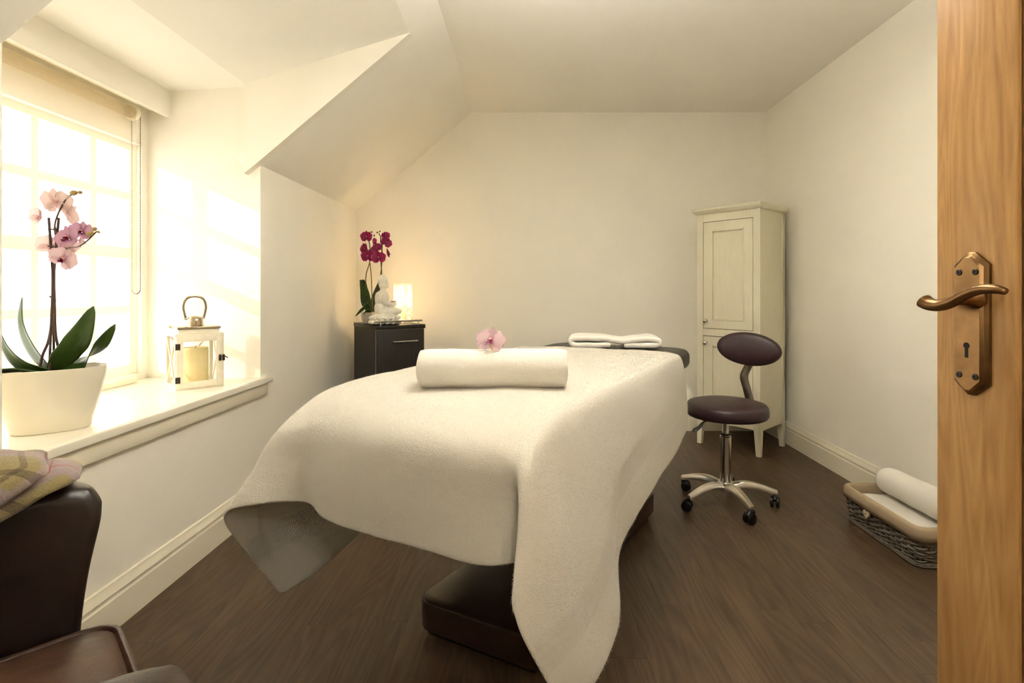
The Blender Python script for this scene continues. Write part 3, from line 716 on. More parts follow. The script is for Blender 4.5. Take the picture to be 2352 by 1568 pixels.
# ================================================================== tall white pot with pink orchid on the sill
PY = 1.56
pc = atz(112, 985, SILL); pc = Vector((-1.435, 1.575, SILL))
og = thing('potted_orchid', 'tall pink orchid in a glossy oval white pot on the window sill', 'plant', pc, math.radians(38))
pa, pb = .132, .088
V, Fc = [], []; prof = [(.66, 0), (.70, .004), (.78, .05), (.90, .11), (.985, .165), (1.0, .186), (.975, .187), (.955, .170), (.90, .155)]
N = 48
for (k, z) in prof:
    for q in range(N):
        a = 2 * PI * q / N; c_, s_ = math.cos(a), math.sin(a)
        e = 2 / 2.5
        V.append(Vector((pa * k * abs(c_) ** e * (1 if c_ > 0 else -1), pb * k * abs(s_) ** e * (1 if s_ > 0 else -1), z)))
for i in range(len(prof) - 1):
    for q in range(N): Fc.append((i * N + q, i * N + (q + 1) % N, (i + 1) * N + (q + 1) % N, (i + 1) * N + q))
Fc.append(tuple(reversed(range(N))))
mesh('pot', V, Fc, M['pot'], og, 60)
V = [Vector((pa * .9 * math.cos(2 * PI * q / 32), pb * .9 * math.sin(2 * PI * q / 32), .160 + .004 * noise.noise(Vector((q, 0, 0))))) for q in range(32)] + [Vector((0, 0, .168))]
mesh('bark', V, [(q, (q + 1) % 32, 32) for q in range(32)], M['soil'], og, 180)
oi = og.matrix_basis.copy(); oi = Matrix.Translation(pc) @ Matrix.Rotation(math.radians(38), 4, 'Z'); oinv = oi.inverted()
def OL(x, y, dY=0.0): return oinv @ atY(x, y, 1.575 + dY)
leaf('leaf', [OL(118, 848), OL(80, 800, .02), OL(55, 745, .04), OL(51, 683, .05)], .062, M['leaf'], og, fold=.3, side=oinv.to_3x3() @ Vector((.75, -.5, .3)))
leaf('leaf', [OL(112, 852, -.02), OL(60, 838, -.04), OL(20, 800, -.06), OL(-14, 728, -.08)], .064, M['leaf'], og, fold=.25, side=oinv.to_3x3() @ Vector((.6, -.55, .6)))
leaf('leaf', [OL(110, 856, -.03), OL(60, 848, -.06), OL(10, 848, -.09), OL(-50, 862, -.12)], .066, M['leaf'], og, fold=.15, side=oinv.to_3x3() @ Vector((.25, -.9, .25)))
leaf('leaf', [OL(122, 850, 0), OL(150, 812, -.005), OL(185, 770, .0), OL(215, 703, .01)], .072, M['leaf'], og, fold=.2, side=oinv.to_3x3() @ Vector((.72, .3, .62)))
leaf('leaf', [OL(132, 854, .01), OL(178, 838, .02), OL(222, 800, .03), OL(265, 744, .04)], .060, M['leaf'], og, fold=.2, side=oinv.to_3x3() @ Vector((.6, .3, .74)))
tube('stem', path([OL(150, 848, .02), OL(140, 815, .01), OL(128, 770, 0), OL(125, 690), OL(124, 620), OL(130, 560), OL(128, 536), OL(126, 516), OL(134, 490), OL(148, 463), OL(160, 450), OL(170, 446)], 5), [.0036] * 34 + [.0022] * 22, M['stem'], og, 8)
tube('stem', path([OL(90, 850, -.02), OL(98, 815, -.01), OL(112, 780, -.005), OL(120, 720), OL(121, 640), OL(122, 590), OL(132, 575), OL(160, 569), OL(180, 566, -.02), OL(200, 553, -.03), OL(215, 538, -.03), OL(224, 530, -.03)], 5), [.0036] * 34 + [.0020] * 22, M['stem'], og, 8)
tube('stake', [OL(113, 852, -.03), OL(122, 640, -.004), OL(112, 500, -.002)], .0032, M['stake'], og, 8)
tube('stake', [OL(124, 850, .02), OL(122, 650, .004), OL(135, 500, .004)], .0032, M['stake'], og, 8)
for (a, b) in ((680, 691), (526, 527), (565, 567)): tube('clip', [OL(111 if a < 600 else 114, a, -.004), OL(128, b, -.004)], .0022, M['stake'], og, 6)
rot3 = oinv.to_3x3()
def FB(x, y, dY, face, size, kind=('petal', 'lip'), roll=0, close=0.0): return blossom(og, OL(x, y, dY), rot3 @ Vector(face), size, kind, roll, 'blossom', close)
FB(128, 465, -.005, (-.1, .8, .35), .090, ('petal_pale', 'lip'), 0, .05)
FB(92, 500, .0, (-.9, -.2, .25), .062, ('petal_pale', 'lip'), .4, .5)
FB(156, 490, .01, (.3, .9, .1), .072, ('petal_pale', 'lip'), .9, .2)
FB(158, 547, -.03, (-.15, -1, .12), .080, ('petal_vivid', 'lipdark'), .25, .1)
FB(188, 532, -.01, (.25, -1, .15), .066, ('petal_vivid', 'lipdark'), -.15, .1)
FB(182, 552, .02, (.5, .5, -.1), .058, ('petal', 'lip'), .2, .2)
FB(116, 566, .0, (-.6, .8, .0), .076, ('petal_pale', 'lip'), .5, .1)
FB(146, 594, -.035, (.35, -.9, -.1), .074, ('petal', 'lipdark'), -.6, .12)
FB(160, 568, .02, (.1, .9, -.3), .055, ('petal_pale', 'lip'), .1, .2)
bud(og, OL(160, 445, 0), rot3 @ Vector((.9, 0, .2)), .026, .0085); bud(og, OL(178, 442, 0), rot3 @ Vector((1, 0, .05)), .016, .0055)
bud(og, OL(198, 538, -.03), rot3 @ Vector((.9, 0, .1)), .026, .0085); bud(og, OL(212, 528, -.03), rot3 @ Vector((.8, 0, .3)), .016, .006); bud(og, OL(222, 531, -.03), rot3 @ Vector((.8, 0, -.3)), .012, .0045)

# ================================================================== white lantern with candle
la = Vector((.71, .704, 0))
lfl = Vector((-1.471, 2.18, SILL)); LW, LD, LH = .182, .190, .236
lmx = basis(lfl, la)                                       # x along the door side, y into the alcove corner
ln = thing('candle_lantern', 'distressed white wooden lantern with glass door and metal handle on the sill', 'lantern'); ln.matrix_world = lmx @ Matrix.Translation((LW / 2, LD / 2, 0))
hx, hy = LW / 2, LD / 2
box('base_board', (-hx, -hy, 0), (hx, hy, .014), M['lantern'], ln, .0015)
box('top_board', (-hx, -hy, LH - .014), (hx, hy, LH), M['lantern'], ln, .0015)
for sx in (-1, 1):
    for sy in (-1, 1):
        x0 = -hx if sx < 0 else hx - .014; y0 = -hy if sy < 0 else hy - .014
        box('corner_post', (x0, y0, .014), (x0 + .014, y0 + .014, LH - .014), M['lantern'], ln, .001)
box('roof_block', (-hx + .014, -hy + .014, LH), (hx - .014, hy - .014, LH + .018), M['lantern'], ln, .001)
box('roof_plate', (-hx + .010, -hy + .010, LH + .018), (hx - .010, hy - .010, LH + .028), M['nickel'], ln, .001)
ch = lathe('chimney', [(.034, 0), (.034, .018), (.032, .030), (.024, .040), (.012, .044), (0, .045)], M['nickel'], ln, 28, 40); ch.location = (0, 0, LH + .028)
hp_ = path([(.034, 0, .034), (.040, 0, .060), (.043, 0, .088), (.034, 0, .116), (.014, 0, .129), (-.014, 0, .129), (-.034, 0, .116), (-.043, 0, .088), (-.040, 0, .060), (-.034, 0, .034)], 5)
hd = tube('handle', hp_, .0032, M['nickel'], ln, 8, flat=(1.6, .8)); hd.location = (0, 0, LH + .028)
for sx in (-1, 1): tube('rivet', [(sx * .030, 0, LH + .060), (sx * .040, 0, LH + .060)], .0035, M['nickel'], ln, 8)
dr = boxes('glass_door', [((-hx + .004, -hy - .006, .008), (-hx + .028, -hy + .004, LH - .010)), ((hx - .030, -hy - .006, .008), (hx - .010, -hy + .004, LH - .010)), ((-hx + .026, -hy - .006, .008), (hx - .028, -hy + .004, .032)), ((-hx + .026, -hy - .006, LH - .034), (hx - .028, -hy + .004, LH - .010))], M['lantern'], ln, .001)
box('pane', (-hx + .026, -hy - .002, .030), (hx - .028, -hy, LH - .032), M['glass'], dr)
for z in (.030, .170): box('hinge', (-hx - .001, -hy - .0085, z), (-hx + .017, -hy - .005, z + .026), M['iron'], dr, .001)
lk = box('latch', (hx - .022, -hy - .010, .112), (hx - .012, -hy - .005, .140), M['iron'], dr, .003)
box('latch_plate', (hx - .008, -hy - .010, .112), (hx + .002, -hy - .005, .140), M['iron'], dr, .003)
tube('latch_hook', [(hx - .017, -hy - .012, .130), (hx, -hy - .014, .132), (hx + .012, -hy - .012, .124)], .0025, M['iron'], dr, 8)
for sx in (-1, 1):
    X = -hx + .006 if sx < 0 else hx - .006
    box('pane', (X - .001, -hy + .014, .014), (X + .001, hy - .014, LH - .014), M['glass'], ln)
    for s_ in (-1, 1): tube('cross_bar', [(X + sx * .003, -hy + .014 if s_ > 0 else hy - .014, .016), (X + sx * .003, hy - .014 if s_ > 0 else -hy + .014, LH - .016)], .0045, M['lantern'], ln, 6)
box('pane', (-hx + .014, hy - .006, .014), (hx - .014, hy - .004, LH - .014), M['glass'], ln)
for s_ in (-1, 1): tube('cross_bar', [(s_ * (-hx + .014), hy - .003, .016), (s_ * (hx - .014), hy - .003, LH - .016)], .0045, M['lantern'], ln, 6)
cd = thing('pillar_candle', 'thick ivory pillar candle standing inside the lantern', 'candle'); cd.matrix_world = ln.matrix_world @ Matrix.Translation((0, -.012, .0142))
lathe('wax_body', [(0, 0), (.049, 0), (.050, .003), (.050, .150), (.048, .156), (.040, .154), (.020, .150), (0, .149)], M['wax'], cd, 36, 40)
tube('wick', [(0, 0, .148), (.001, 0, .156), (.003, 0, .163)], .0012, M['wick'], cd, 6)

# ================================================================== dark bedside cabinet in the corner with its things
cM, cR, cL = Vector((-.952, 3.292, 0)), Vector((-.688, 3.480, 0)), Vector((-1.222, 3.690, 0))
cm = basis(cM, cR - cM)
CWd, CDp, CH = .325, .455, .832
kb = thing('bedside_cabinet', 'dark striped-wood cabinet with bar handle in the back left corner', 'cabinet'); kb.matrix_world = cm @ Matrix.Translation((CWd / 2, CDp / 2, 0))
hx, hy = CWd / 2, CDp / 2
boxes('carcass', [((-hx, -hy + .018, .04), (-hx + .018, hy, CH - .025)), ((hx - .018, -hy + .018, .04), (hx, hy, CH - .025)), ((-hx + .018, hy - .012, .04), (hx - .018, hy, CH - .025)), ((-hx + .018, -hy + .018, .04), (hx - .018, hy - .012, .06)), ((-hx + .01, -hy + .03, 0), (hx - .01, hy - .01, .04))], M['darkwood'], kb)
box('cabinet_top', (-hx - .004, -hy - .006, CH - .025), (hx + .004, hy + .002, CH), M['darkwood'], kb, .0015)
boxes('edge_band', [((-hx - .0005, -hy + .0165, .04), (-hx + .003, -hy + .0185, CH - .025)), ((hx - .003, -hy + .0165, .04), (hx + .0005, -hy + .0185, CH - .025)), ((-hx, -hy - .001, CH - .028), (hx, -hy + .016, CH - .0255))], M['chromeedge'], kb)
kd = box('door', (-hx + .003, -hy, .045), (hx - .003, -hy + .0165, CH - .029), M['darkwood'], kb, .001)
hb = tube('handle', [(-.062, -hy - .022, CH - .105), (.108, -hy - .022, CH - .105)], .0045, M['brushed'], kd, 10)
for x_ in (-.04, .086): tube('handle_post', [(x_, -hy, CH - .105), (x_, -hy - .022, CH - .105)], .0035, M['brushed'], kd, 8)
rl = tube('gallery_rail', [(-hx - .008, -hy + .012, CH + .026), (hx - .012, -hy + .012, CH + .026)], .006, M['brushed'], kb, 12)
for x_ in (-hx + .030, hx - .040): tube('rail_post', [(x_, -hy + .012, CH), (x_, -hy + .012, CH + .026)], .0045, M['brushed'], rl, 10)
kinv = kb.matrix_world.inverted()

# seated stone figure: soft union of ellipsoids
st = thing('seated_statue', 'white stone statue of a seated meditating figure on a lotus base', 'statue', (-.940, 3.440, CH), math.radians(38))
bm = bmesh.new()
def ell(c, r, rot=None):
    g = bmesh.ops.create_uvsphere(bm, u_segments=20, v_segments=12, radius=1)
    m_ = Matrix.Translation(c) @ (rot.to_matrix().to_4x4() if rot else Matrix()) @ Matrix.Diagonal((r[0], r[1], r[2], 1)); bmesh.ops.transform(bm, matrix=m_, verts=g['verts'])
# figure faces local +x
ell((0, 0, .018), (.100, .098, .020)); ell((0, 0, .046), (.092, .092, .017)); ell((0, 0, .060), (.084, .085, .012))
for k in range(16):
    a = 2 * PI * k / 16; ell((.084 * math.cos(a), .082 * math.sin(a), .046), (.019, .019, .013)); ell((.090 * math.cos(a + .2), .088 * math.sin(a + .2), .018), (.018, .018, .015))
ell((-.02, 0, .105), (.050, .056, .060)); ell((-.022, 0, .160), (.042, .055, .055)); ell((-.022, 0, .195), (.036, .060, .028))
ell((.03, .052, .088), (.062, .030, .026), Euler((0, 0, .35))); ell((.03, -.052, .088), (.062, .030, .026), Euler((0, 0, -.35)))
ell((.060, 0, .080), (.026, .062, .020))
for s_ in (-1, 1):
    ell((-.022, s_ * .062, .170), (.022, .020, .045), Euler((s_ * -.12, 0, 0))); ell((.016, s_ * .050, .130), (.042, .016, .017), Euler((0, .35, s_ * -.5)))
    ell((-.012, s_ * .033, .268), (.008, .006, .020))
ell((.050, 0, .118), (.022, .030, .012)); ell((.058, 0, .136), (.026, .028, .011))
ell((-.015, 0, .220), (.020, .021, .025)); ell((-.010, 0, .268), (.033, .031, .041)); ell((.020, 0, .262), (.010, .008, .013)); ell((.018, 0, .246), (.010, .012, .006)); ell((-.016, 0, .290), (.034, .033, .028)); ell((-.018, 0, .316), (.017, .017, .014))
sb = from_bm('carved_body', bm, M['stone'], st, 180)
rm = sb.modifiers.new('remesh', 'REMESH'); rm.mode = 'VOXEL'; rm.voxel_size = .0034; rm.use_smooth_shade = True
sm = sb.modifiers.new('smooth', 'SMOOTH'); sm.factor = .5; sm.iterations = 4
cb = thing('tealight_bowl', 'tiny metal tealight cup held in the statue\'s hands', 'bowl', st.matrix_basis @ Vector((0, 0, 0)))
cb.matrix_world = Matrix.Translation((-.940, 3.440, CH)) @ Matrix.Rotation(math.radians(38), 4, 'Z') @ Matrix.Translation((.058, 0, .1465))
lathe('cup', [(0, 0), (.017, 0), (.019, .010), (.0175, .010), (.016, .006), (0, .006)], M['brushed'], cb, 20, 35)

# glowing lace lamp
lpos = Vector((-.868, 3.635, CH))
lm_ = thing('table_lamp', 'glowing cylindrical lamp with lace flower cut-outs on the corner cabinet', 'lamp', lpos)
def lace():
    k = NT('lace_porcelain'); uv = k.add('ShaderNodeUVMap'); sp = k.add('ShaderNodeSeparateXYZ'); k.link(uv.outputs[0], sp.inputs[0])
    def cell(c, n, o=0): return k.math('SUBTRACT', k.math('FRACT', k.math('ADD', k.math('MULTIPLY', c, n), o)), .5)
    cx_, cy_ = cell(sp.outputs[0], 6.0), cell(sp.outputs[1], 3.0)
    rr_ = k.math('SQRT', k.math('ADD', k.math('MULTIPLY', cx_, cx_), k.math('MULTIPLY', cy_, cy_)))
    an = k.math('ARCTAN2', cy_, cx_)
    pet = k.math('COSINE', k.math('MULTIPLY', an, 10.0)); pet2 = k.math('COSINE', k.math('MULTIPLY', an, 20.0))
    ring1 = k.math('LESS_THAN', k.math('ABSOLUTE', k.math('SUBTRACT', rr_, .25)), k.math('ADD', k.math('MULTIPLY', pet, .05), .035))
    ring2 = k.math('LESS_THAN', k.math('ABSOLUTE', k.math('SUBTRACT', rr_, .40)), k.math('MULTIPLY', pet2, .05))
    ring3 = k.math('LESS_THAN', k.math('ABSOLUTE', k.math('SUBTRACT', rr_, .13)), k.math('MULTIPLY', pet, .035))
    ex, ey = cell(sp.outputs[0], 6.0, .5), cell(sp.outputs[1], 3.0, .5)
    r2 = k.math('SQRT', k.math('ADD', k.math('MULTIPLY', ex, ex), k.math('MULTIPLY', ey, ey)))
    flr = k.math('LESS_THAN', r2, k.math('ADD', k.math('MULTIPLY', k.math('COSINE', k.math('MULTIPLY', k.math('ARCTAN2', ey, ex), 6.0)), .05), .10))
    hole = k.math('MAXIMUM', k.math('MAXIMUM', ring1, ring2), k.math('MAXIMUM', ring3, flr))
    edge = k.math('MULTIPLY', k.math('GREATER_THAN', sp.outputs[1], .03), k.math('LESS_THAN', sp.outputs[1], .96)); hole = k.math('MULTIPLY', hole, edge)
    k.b.inputs['Base Color'].default_value = (.9, .85, .75, 1); k.b.inputs['Roughness'].default_value = .4
    tl = k.add('ShaderNodeBsdfTranslucent'); tl.inputs[0].default_value = (1, .93, .78, 1)
    m0 = k.add('ShaderNodeMixShader'); m0.inputs[0].default_value = .05; k.link(k.b.outputs[0], m0.inputs[1]); k.link(tl.outputs[0], m0.inputs[2])
    t2 = k.add('ShaderNodeBsdfTransparent')
    mm = k.add('ShaderNodeMixShader'); k.link(hole, mm.inputs[0]); k.link(m0.outputs[0], mm.inputs[1]); k.link(t2.outputs[0], mm.inputs[2])
    k.link(mm.outputs[0], k.out.inputs[0]); return k.m
M['lace'] = lace()
LR, LHt = .063, .272
Gs = [[Vector((LR * math.cos(2 * PI * i / 48), LR * math.sin(2 * PI * i / 48), .006 + (LHt - .006) * j / 12)) for j in range(13)] for i in range(49)]
grid('lamp_shade', Gs, M['lace'], lm_, 180)
lathe('lamp_base', [(0, 0), (LR + .002, 0), (LR + .002, .006), (0, .006)], M['pot'], lm_, 36, 35)
lathe('bulb', [(0, .03), (.012, .03), (.014, .07), (.024, .10), (.026, .12), (.018, .14), (0, .148)], M['wax'], lm_, 20, 60)
bl = bpy.data.lights.new('lamp_bulb', 'POINT'); bl.energy = 1.3; bl.color = (1, .72, .38); bl.shadow_soft_size = .03
blo = bpy.data.objects.new('lamp_bulb', bl); COL.objects.link(blo); blo.parent = lm_; blo.location = (0, 0, .175)

# magenta orchid behind the statue
mp_ = Vector((-1.085, 3.56, CH))
mo = thing('magenta_orchid', 'small magenta orchid with two flower spikes behind the statue', 'plant', mp_)
lathe('pot', [(0, 0), (.034, 0), (.038, .006), (.048, .045), (.050, .075), (.046, .076), (.042, .064), (0, .062)], M['potgrey'], mo, 28, 45)
def ML(x, y, dY=0): return atY(x, y, 3.56 + dY) - mp_
leaf('leaf', [ML(850, 718), ML(838, 695), ML(836, 665, -.02), ML(832, 645, -.04), ML(826, 643, -.06)], .05, M['leafdark'], mo, fold=.3, side=(1, .3, .2))
leaf('leaf', [ML(852, 716), ML(846, 690), ML(842, 668, -.02), ML(838, 652, -.04)], .045, M['leaf'], mo, fold=.3, side=(1, -.2, 0))
leaf('leaf', [ML(856, 715, .01), ML(862, 690, .02), ML(872, 660, .03), ML(878, 635, .04)], .06, M['leafdark'], mo, fold=.3, side=(1, .3, 0))
leaf('leaf', [ML(850, 722, -.01), ML(842, 702, -.03), ML(830, 710, -.05), ML(816, 726, -.06)], .045, M['leaf'], mo, fold=.3, side=(.5, -.2, .8))
leaf('leaf', [ML(852, 724, -.02), ML(846, 712, -.04), ML(838, 715, -.06), ML(835, 722, -.07)], .035, M['leaf'], mo, fold=.3, side=(.5, -.4, .6))
tube('stem', path([ML(846, 716), ML(840, 640), ML(849, 602), ML(850, 570), ML(846, 545), ML(845, 533)], 5), .0035, M['stemgreen'], mo, 6)
tube('stem', path([ML(856, 716), ML(853, 640), ML(850, 604)], 5), .003, M['stemgreen'], mo, 6)
tube('stem', path([ML(864, 716), ML(876, 640), ML(875, 600), ML(877, 570), ML(874, 554), ML(874, 543), ML(870, 536)], 5), .0035, M['stemgreen'], mo, 6)
tube('stem', path([ML(866, 716), ML(873, 640), ML(877, 605), ML(878, 560), ML(879, 540)], 5), .003, M['stemgreen'], mo, 6)
mg = ('magenta', 'lipdark')
for (x, y, dy, fc, sz, ro, cl_) in ((842, 544, -.03, (-.2, -1, 0), .074, 0, 0), (838, 571, -.03, (-.7, -.8, 0), .074, .3, .1), (845, 589, -.04, (-.1, -1, 0), .080, 0, 0), (857, 556, 0, (.9, -.2, .1), .055, .4, .4),
        (865, 571, -.01, (.3, -.9, .2), .066, .8, .2), (870, 592, -.05, (.05, -1, .05), .082, .1, 0), (885, 542, -.01, (.5, -.8, .2), .055, .3, .3), (887, 557, -.02, (.4, -.9, 0), .066, -.6, .1), (889, 582, .01, (.8, .3, .2), .066, .3, .25), (858, 580, .02, (-.2, .8, .1), .06, .2, .1)):
    blossom(mo, ML(x, y, dy), fc, sz * 1.2, mg, ro, 'blossom', cl_)
for (x, y) in ((853, 535), (859, 543), (866, 536), (872, 534)): bud(mo, ML(x, y), (.2, 0, 1), .014, .006, 'stemgreen')

# ================================================================== tall painted cabinet in the right corner
kA, kB, kC = Vector((1.178, 3.632, 0)), Vector((1.470, 3.303, 0)), Vector((1.762, 3.556, 0))
tcm = basis(kA, kB - kA)                                   # x from the left front leg to the right front leg, y to the back
TW, TD, TH = .440, .375, 1.600
tc_ = thing('tall_cabinet', 'tall pale sage two-door cabinet on tapered legs in the right corner', 'cabinet'); tc_.matrix_world = tcm @ Matrix.Translation((TW / 2, TD / 2, 0))
hx, hy = TW / 2, TD / 2
box('side_panel', (-hx, -hy + .02, .16), (-hx + .018, hy, TH - .02), M['cab'], tc_)
box('side_panel', (hx - .018, -hy + .02, .16), (hx - .004, hy - .02, TH - .02), M['cab'], tc_)
box('back_panel', (-hx, hy - .012, .16), (hx, hy - .004, TH - .02), M['cab'], tc_)
box('bottom_panel', (-hx + .018, -hy + .02, .16), (hx - .018, hy - .012, .178), M['cab'], tc_)
def leg(x0, y0, ix, iy):
    bm = bmesh.new(); w = .045
    lv = []
    for (z, k) in ((0, .62), (.20, 1), (TH - .02, 1)):
        for (a, b) in ((0, 0), (1, 0), (1, 1), (0, 1)):
            lv.append(bm.verts.new((x0 + ix * a * w * k, y0 + iy * b * w * k, z)))
    for q in range(2):
        for k in range(4): bm.faces.new((lv[q * 4 + k], lv[q * 4 + (k + 1) % 4], lv[q * 4 + 4 + (k + 1) % 4], lv[q * 4 + 4 + k]))
    bm.faces.new(lv[:4]); bm.faces.new(lv[8:])
    return from_bm('leg', bm, M['cab'], tc_)
leg(-hx, -hy, 1, 1); leg(hx, -hy, -1, 1); leg(hx, hy, -1, -1); leg(-hx, hy, 1, -1)
zt0, zt1, zm0, zm1, zb0 = TH - .075, TH - .02, .748, .795, .20
box('rail', (-hx + .045, -hy + .002, zt0), (hx - .045, -hy + .020, zt1), M['cab'], tc_)
box('rail', (-hx + .045, -hy + .002, zm0), (hx - .045, -hy + .020, zm1), M['cab'], tc_)
box('rail', (-hx + .045, -hy + .002, .165), (hx - .045, -hy + .020, zb0), M['cab'], tc_)
def cab_door(z0, z1, kz):
    x0, x1 = -hx + .0490, hx - .0490; fr = .056
    d = boxes('door', [((x0, -hy + .001, z0), (x0 + fr, -hy + .019, z1)), ((x1 - fr, -hy + .001, z0), (x1, -hy + .019, z1)), ((x0 + fr, -hy + .001, z0), (x1 - fr, -hy + .019, z0 + fr)), ((x0 + fr, -hy + .001, z1 - fr), (x1 - fr, -hy + .019, z1))], M['cab'], tc_)
    box('door_panel', (x0 + fr - .004, -hy + .011, z0 + fr - .004), (x1 - fr + .004, -hy + .016, z1 - fr + .004), M['cab'], d)
    a, b, c_, e = x0 + fr, x1 - fr, z0 + fr, z1 - fr
    boxes('moulding', [((a, -hy - .003, c_), (a + .011, -hy + .012, e)), ((b - .011, -hy - .003, c_), (b, -hy + .012, e)), ((a + .011, -hy - .003, c_), (b - .011, -hy + .012, c_ + .011)), ((a + .011, -hy - .003, e - .011), (b - .011, -hy + .012, e))], M['cab'], d, .0035)
    kx = x0 + .022
    lathe('knob', [(.009, 0), (.0065, .005), (.006, .014), (.013, .020), (.016, .027), (.012, .034), (0, .037)], M['steel'], d, 18, 40, Matrix.Translation((kx, -hy + .001, kz)) @ Matrix.Rotation(PI / 2, 4, 'X'))
cab_door(zm1 + .004, zt0 - .004, zm1 + .055); cab_door(zb0 + .004, zm0 - .004, zm0 - .048)
cor = [(0, 0), (.008, .0), (.020, .010), (.026, .016), (.030, .022), (.030, .034), (.024, .038), (0, .038)]
bm = bmesh.new(); ring = []
for (o_, z) in cor[1:-1]:
    ring.append([bm.verts.new(p) for p in ((-hx - o_, -hy - o_, TH - .02 + z), (hx + min(o_, .016), -hy - o_, TH - .02 + z), (hx + min(o_, .016), hy, TH - .02 + z), (-hx - o_, hy, TH - .02 + z))])
for a, b in zip(ring, ring[1:]):
    for k in range(4): bm.faces.new((a[k], a[(k + 1) % 4], b[(k + 1) % 4], b[k]))
bm.faces.new(ring[0]); bm.faces.new(ring[-1])
from_bm('cornice', bm, M['cab'], tc_)

# ================================================================== swivel stool
SC = Vector((.985, 2.600, 0))
so = thing('swivel_stool', 'plum swivel stool with small backrest and chrome five-star base', 'stool', SC)
seat_c = Vector((.998, 2.62, 0)) - SC
def cushion(name, rx, ry, th, mat, parent, dome=.012, n=40):
    prof = [(0, 0), (.80, 0), (.95, .06), (.99, .2), (1.0, .5), (.985, .78), (.94, .93), (.80, 1.0), (.4, 1.0), (0, 1.0)]
    V, Fc = [], []
    for (k, z) in prof:
        for q in range(n):
            a = 2 * PI * q / n; V.append(Vector((rx * k * math.cos(a), ry * k * math.sin(a), th * z + (dome * (1 - k * k) if z > .9 else 0))))
    for i in range(len(prof) - 1):
        for q in range(n): Fc.append((i * n + q, i * n + (q + 1) % n, (i + 1) * n + (q + 1) % n, (i + 1) * n + q))
    return mesh(name, V, Fc, mat, parent, 180)
se = cushion('seat', .197, .197, .068, M['plum'], so); se.location = seat_c + Vector((0, 0, .425))
lathe('seat_plate', [(0, 0), (.09, 0), (.10, .012), (0, .012)], M['rubber'], so, 24, 35).location = seat_c + Vector((0, 0, .414))
bc = atY(1719, 801, 2.79) - SC
bk = cushion('backrest', .166, .088, .050, M['plum'], so, .010)
bdir = Vector((-.62, -.75, .10)).normalized()
bx = Vector((0, 0, 1)).cross(bdir).normalized(); by = bdir.cross(bx)
Rb = Matrix(((bx.x, by.x, bdir.x, 0), (bx.y, by.y, bdir.y, 0), (bx.z, by.z, bdir.z, 0), (0, 0, 0, 1)))
bk.matrix_basis = Matrix.Translation(bc - bdir * .025) @ Rb @ Matrix.Rotation(math.radians(-4), 4, 'Z')
bb = path([bc - bdir * .036 + Vector((0, 0, .03)), bc - bdir * .042 + Vector((0, 0, -.06)), atY(1709, 862, 2.83) - SC, atY(1716, 895, 2.81) - SC, atY(1722, 925, 2.79) - SC, seat_c + Vector((.13, .12, .422)), seat_c + Vector((.10, .09, .414)), seat_c + Vector((.02, 0, .413))], 6)
Vb, Fb = [], []
wv = Vector((bx.x, bx.y, 0)).normalized()
G = [[p + wv * .021 * s for s in (-1, 1)] for p in bb]
gb = grid('back_bracket', G, M['satin'], so, 180, None, .006, 0)
col0 = Vector((0, 0, 0)); 
lathe('gas_lift', [(.0145, .30), (.0145, .42)], M['steel'], so, 24, 35)
lathe('column', [(.027, .09), (.027, .330), (.024, .334), (.024, .338), (0, .338)], M['steel'], so, 28, 35)
lathe('column_collar', [(.0235, .332), (.0235, .343), (.016, .345)], M['rubber'], so, 24, 35)
cast = [Vector((1.012, 2.382, 0)), Vector((.789, 2.505, 0)), Vector((.825, 2.785, 0)), Vector((1.09, 2.815, 0)), Vector((1.200, 2.570, 0))]
hub = lathe('base_hub', [(0, .062), (.036, .062), (.040, .075), (.040, .10), (.032, .106), (0, .106)], M['brushed'], so, 28, 40)
a0 = math.radians(-82)
for k in range(5):
    a = a0 + k * 2 * PI / 5; d = Vector((math.cos(a), math.sin(a), 0)); R_ = .232
    pts = [d * .02 + Vector((0, 0, .085)), d * .09 + Vector((0, 0, .098)), d * .16 + Vector((0, 0, .090)), d * (R_ - .01) + Vector((0, 0, .070)), d * (R_ + .008) + Vector((0, 0, .066))]
    pp = path(pts, 4); sd = Vector((-d.y, d.x, 0)); G = []
    n_ = len(pp); VV, FF = [], []
    for i, p in enumerate(pp):
        t = i / (n_ - 1); w = .024 * (1 - t) + .0125 * t; h = .016 * (1 - t) + .011 * t
        for (sx, sz) in ((-1, -1), (1, -1), (1, .2), (.55, 1), (-.55, 1), (-1, .2)): VV.append(p + sd * w * sx + Vector((0, 0, h * sz)))
    for i in range(n_ - 1):
        for q in range(6): FF.append((i * 6 + q, i * 6 + (q + 1) % 6, (i + 1) * 6 + (q + 1) % 6, (i + 1) * 6 + q))
    FF += [tuple(reversed(range(6))), tuple(range((n_ - 1) * 6, n_ * 6))]
    arm = mesh('base_arm', VV, FF, M['brushed'], so, 50)
    c = d * R_
    ca = a + (1.9, 1.2, -.6, .5, 2.2)[k]; cd_ = Vector((math.cos(ca), math.sin(ca), 0)); cs = Vector((-cd_.y, cd_.x, 0))
    cw = thing_c = None
    hs = tube('caster', [c + Vector((0, 0, .064)), c + Vector((0, 0, .040))], .010, M['rubber'], so, 12)
    hood = tube('caster_hood', path([c + cd_ * .005 + Vector((0, 0, .052)), c - cd_ * .012 + Vector((0, 0, .048)), c - cd_ * .026 + Vector((0, 0, .034))], 3), .015, M['rubber'], hs, 10)
    for s_ in (-1, 1):
        tube('wheel', [c - cd_ * .014 + cs * s_ * .006 + Vector((0, 0, .0250)), c - cd_ * .014 + cs * s_ * .009 + Vector((0, 0, .0250)), c - cd_ * .014 + cs * s_ * .018 + Vector((0, 0, .0250)), c - cd_ * .014 + cs * s_ * .022 + Vector((0, 0, .0250))], [.023, .025, .025, .018], M['rubber'], hs, 20)
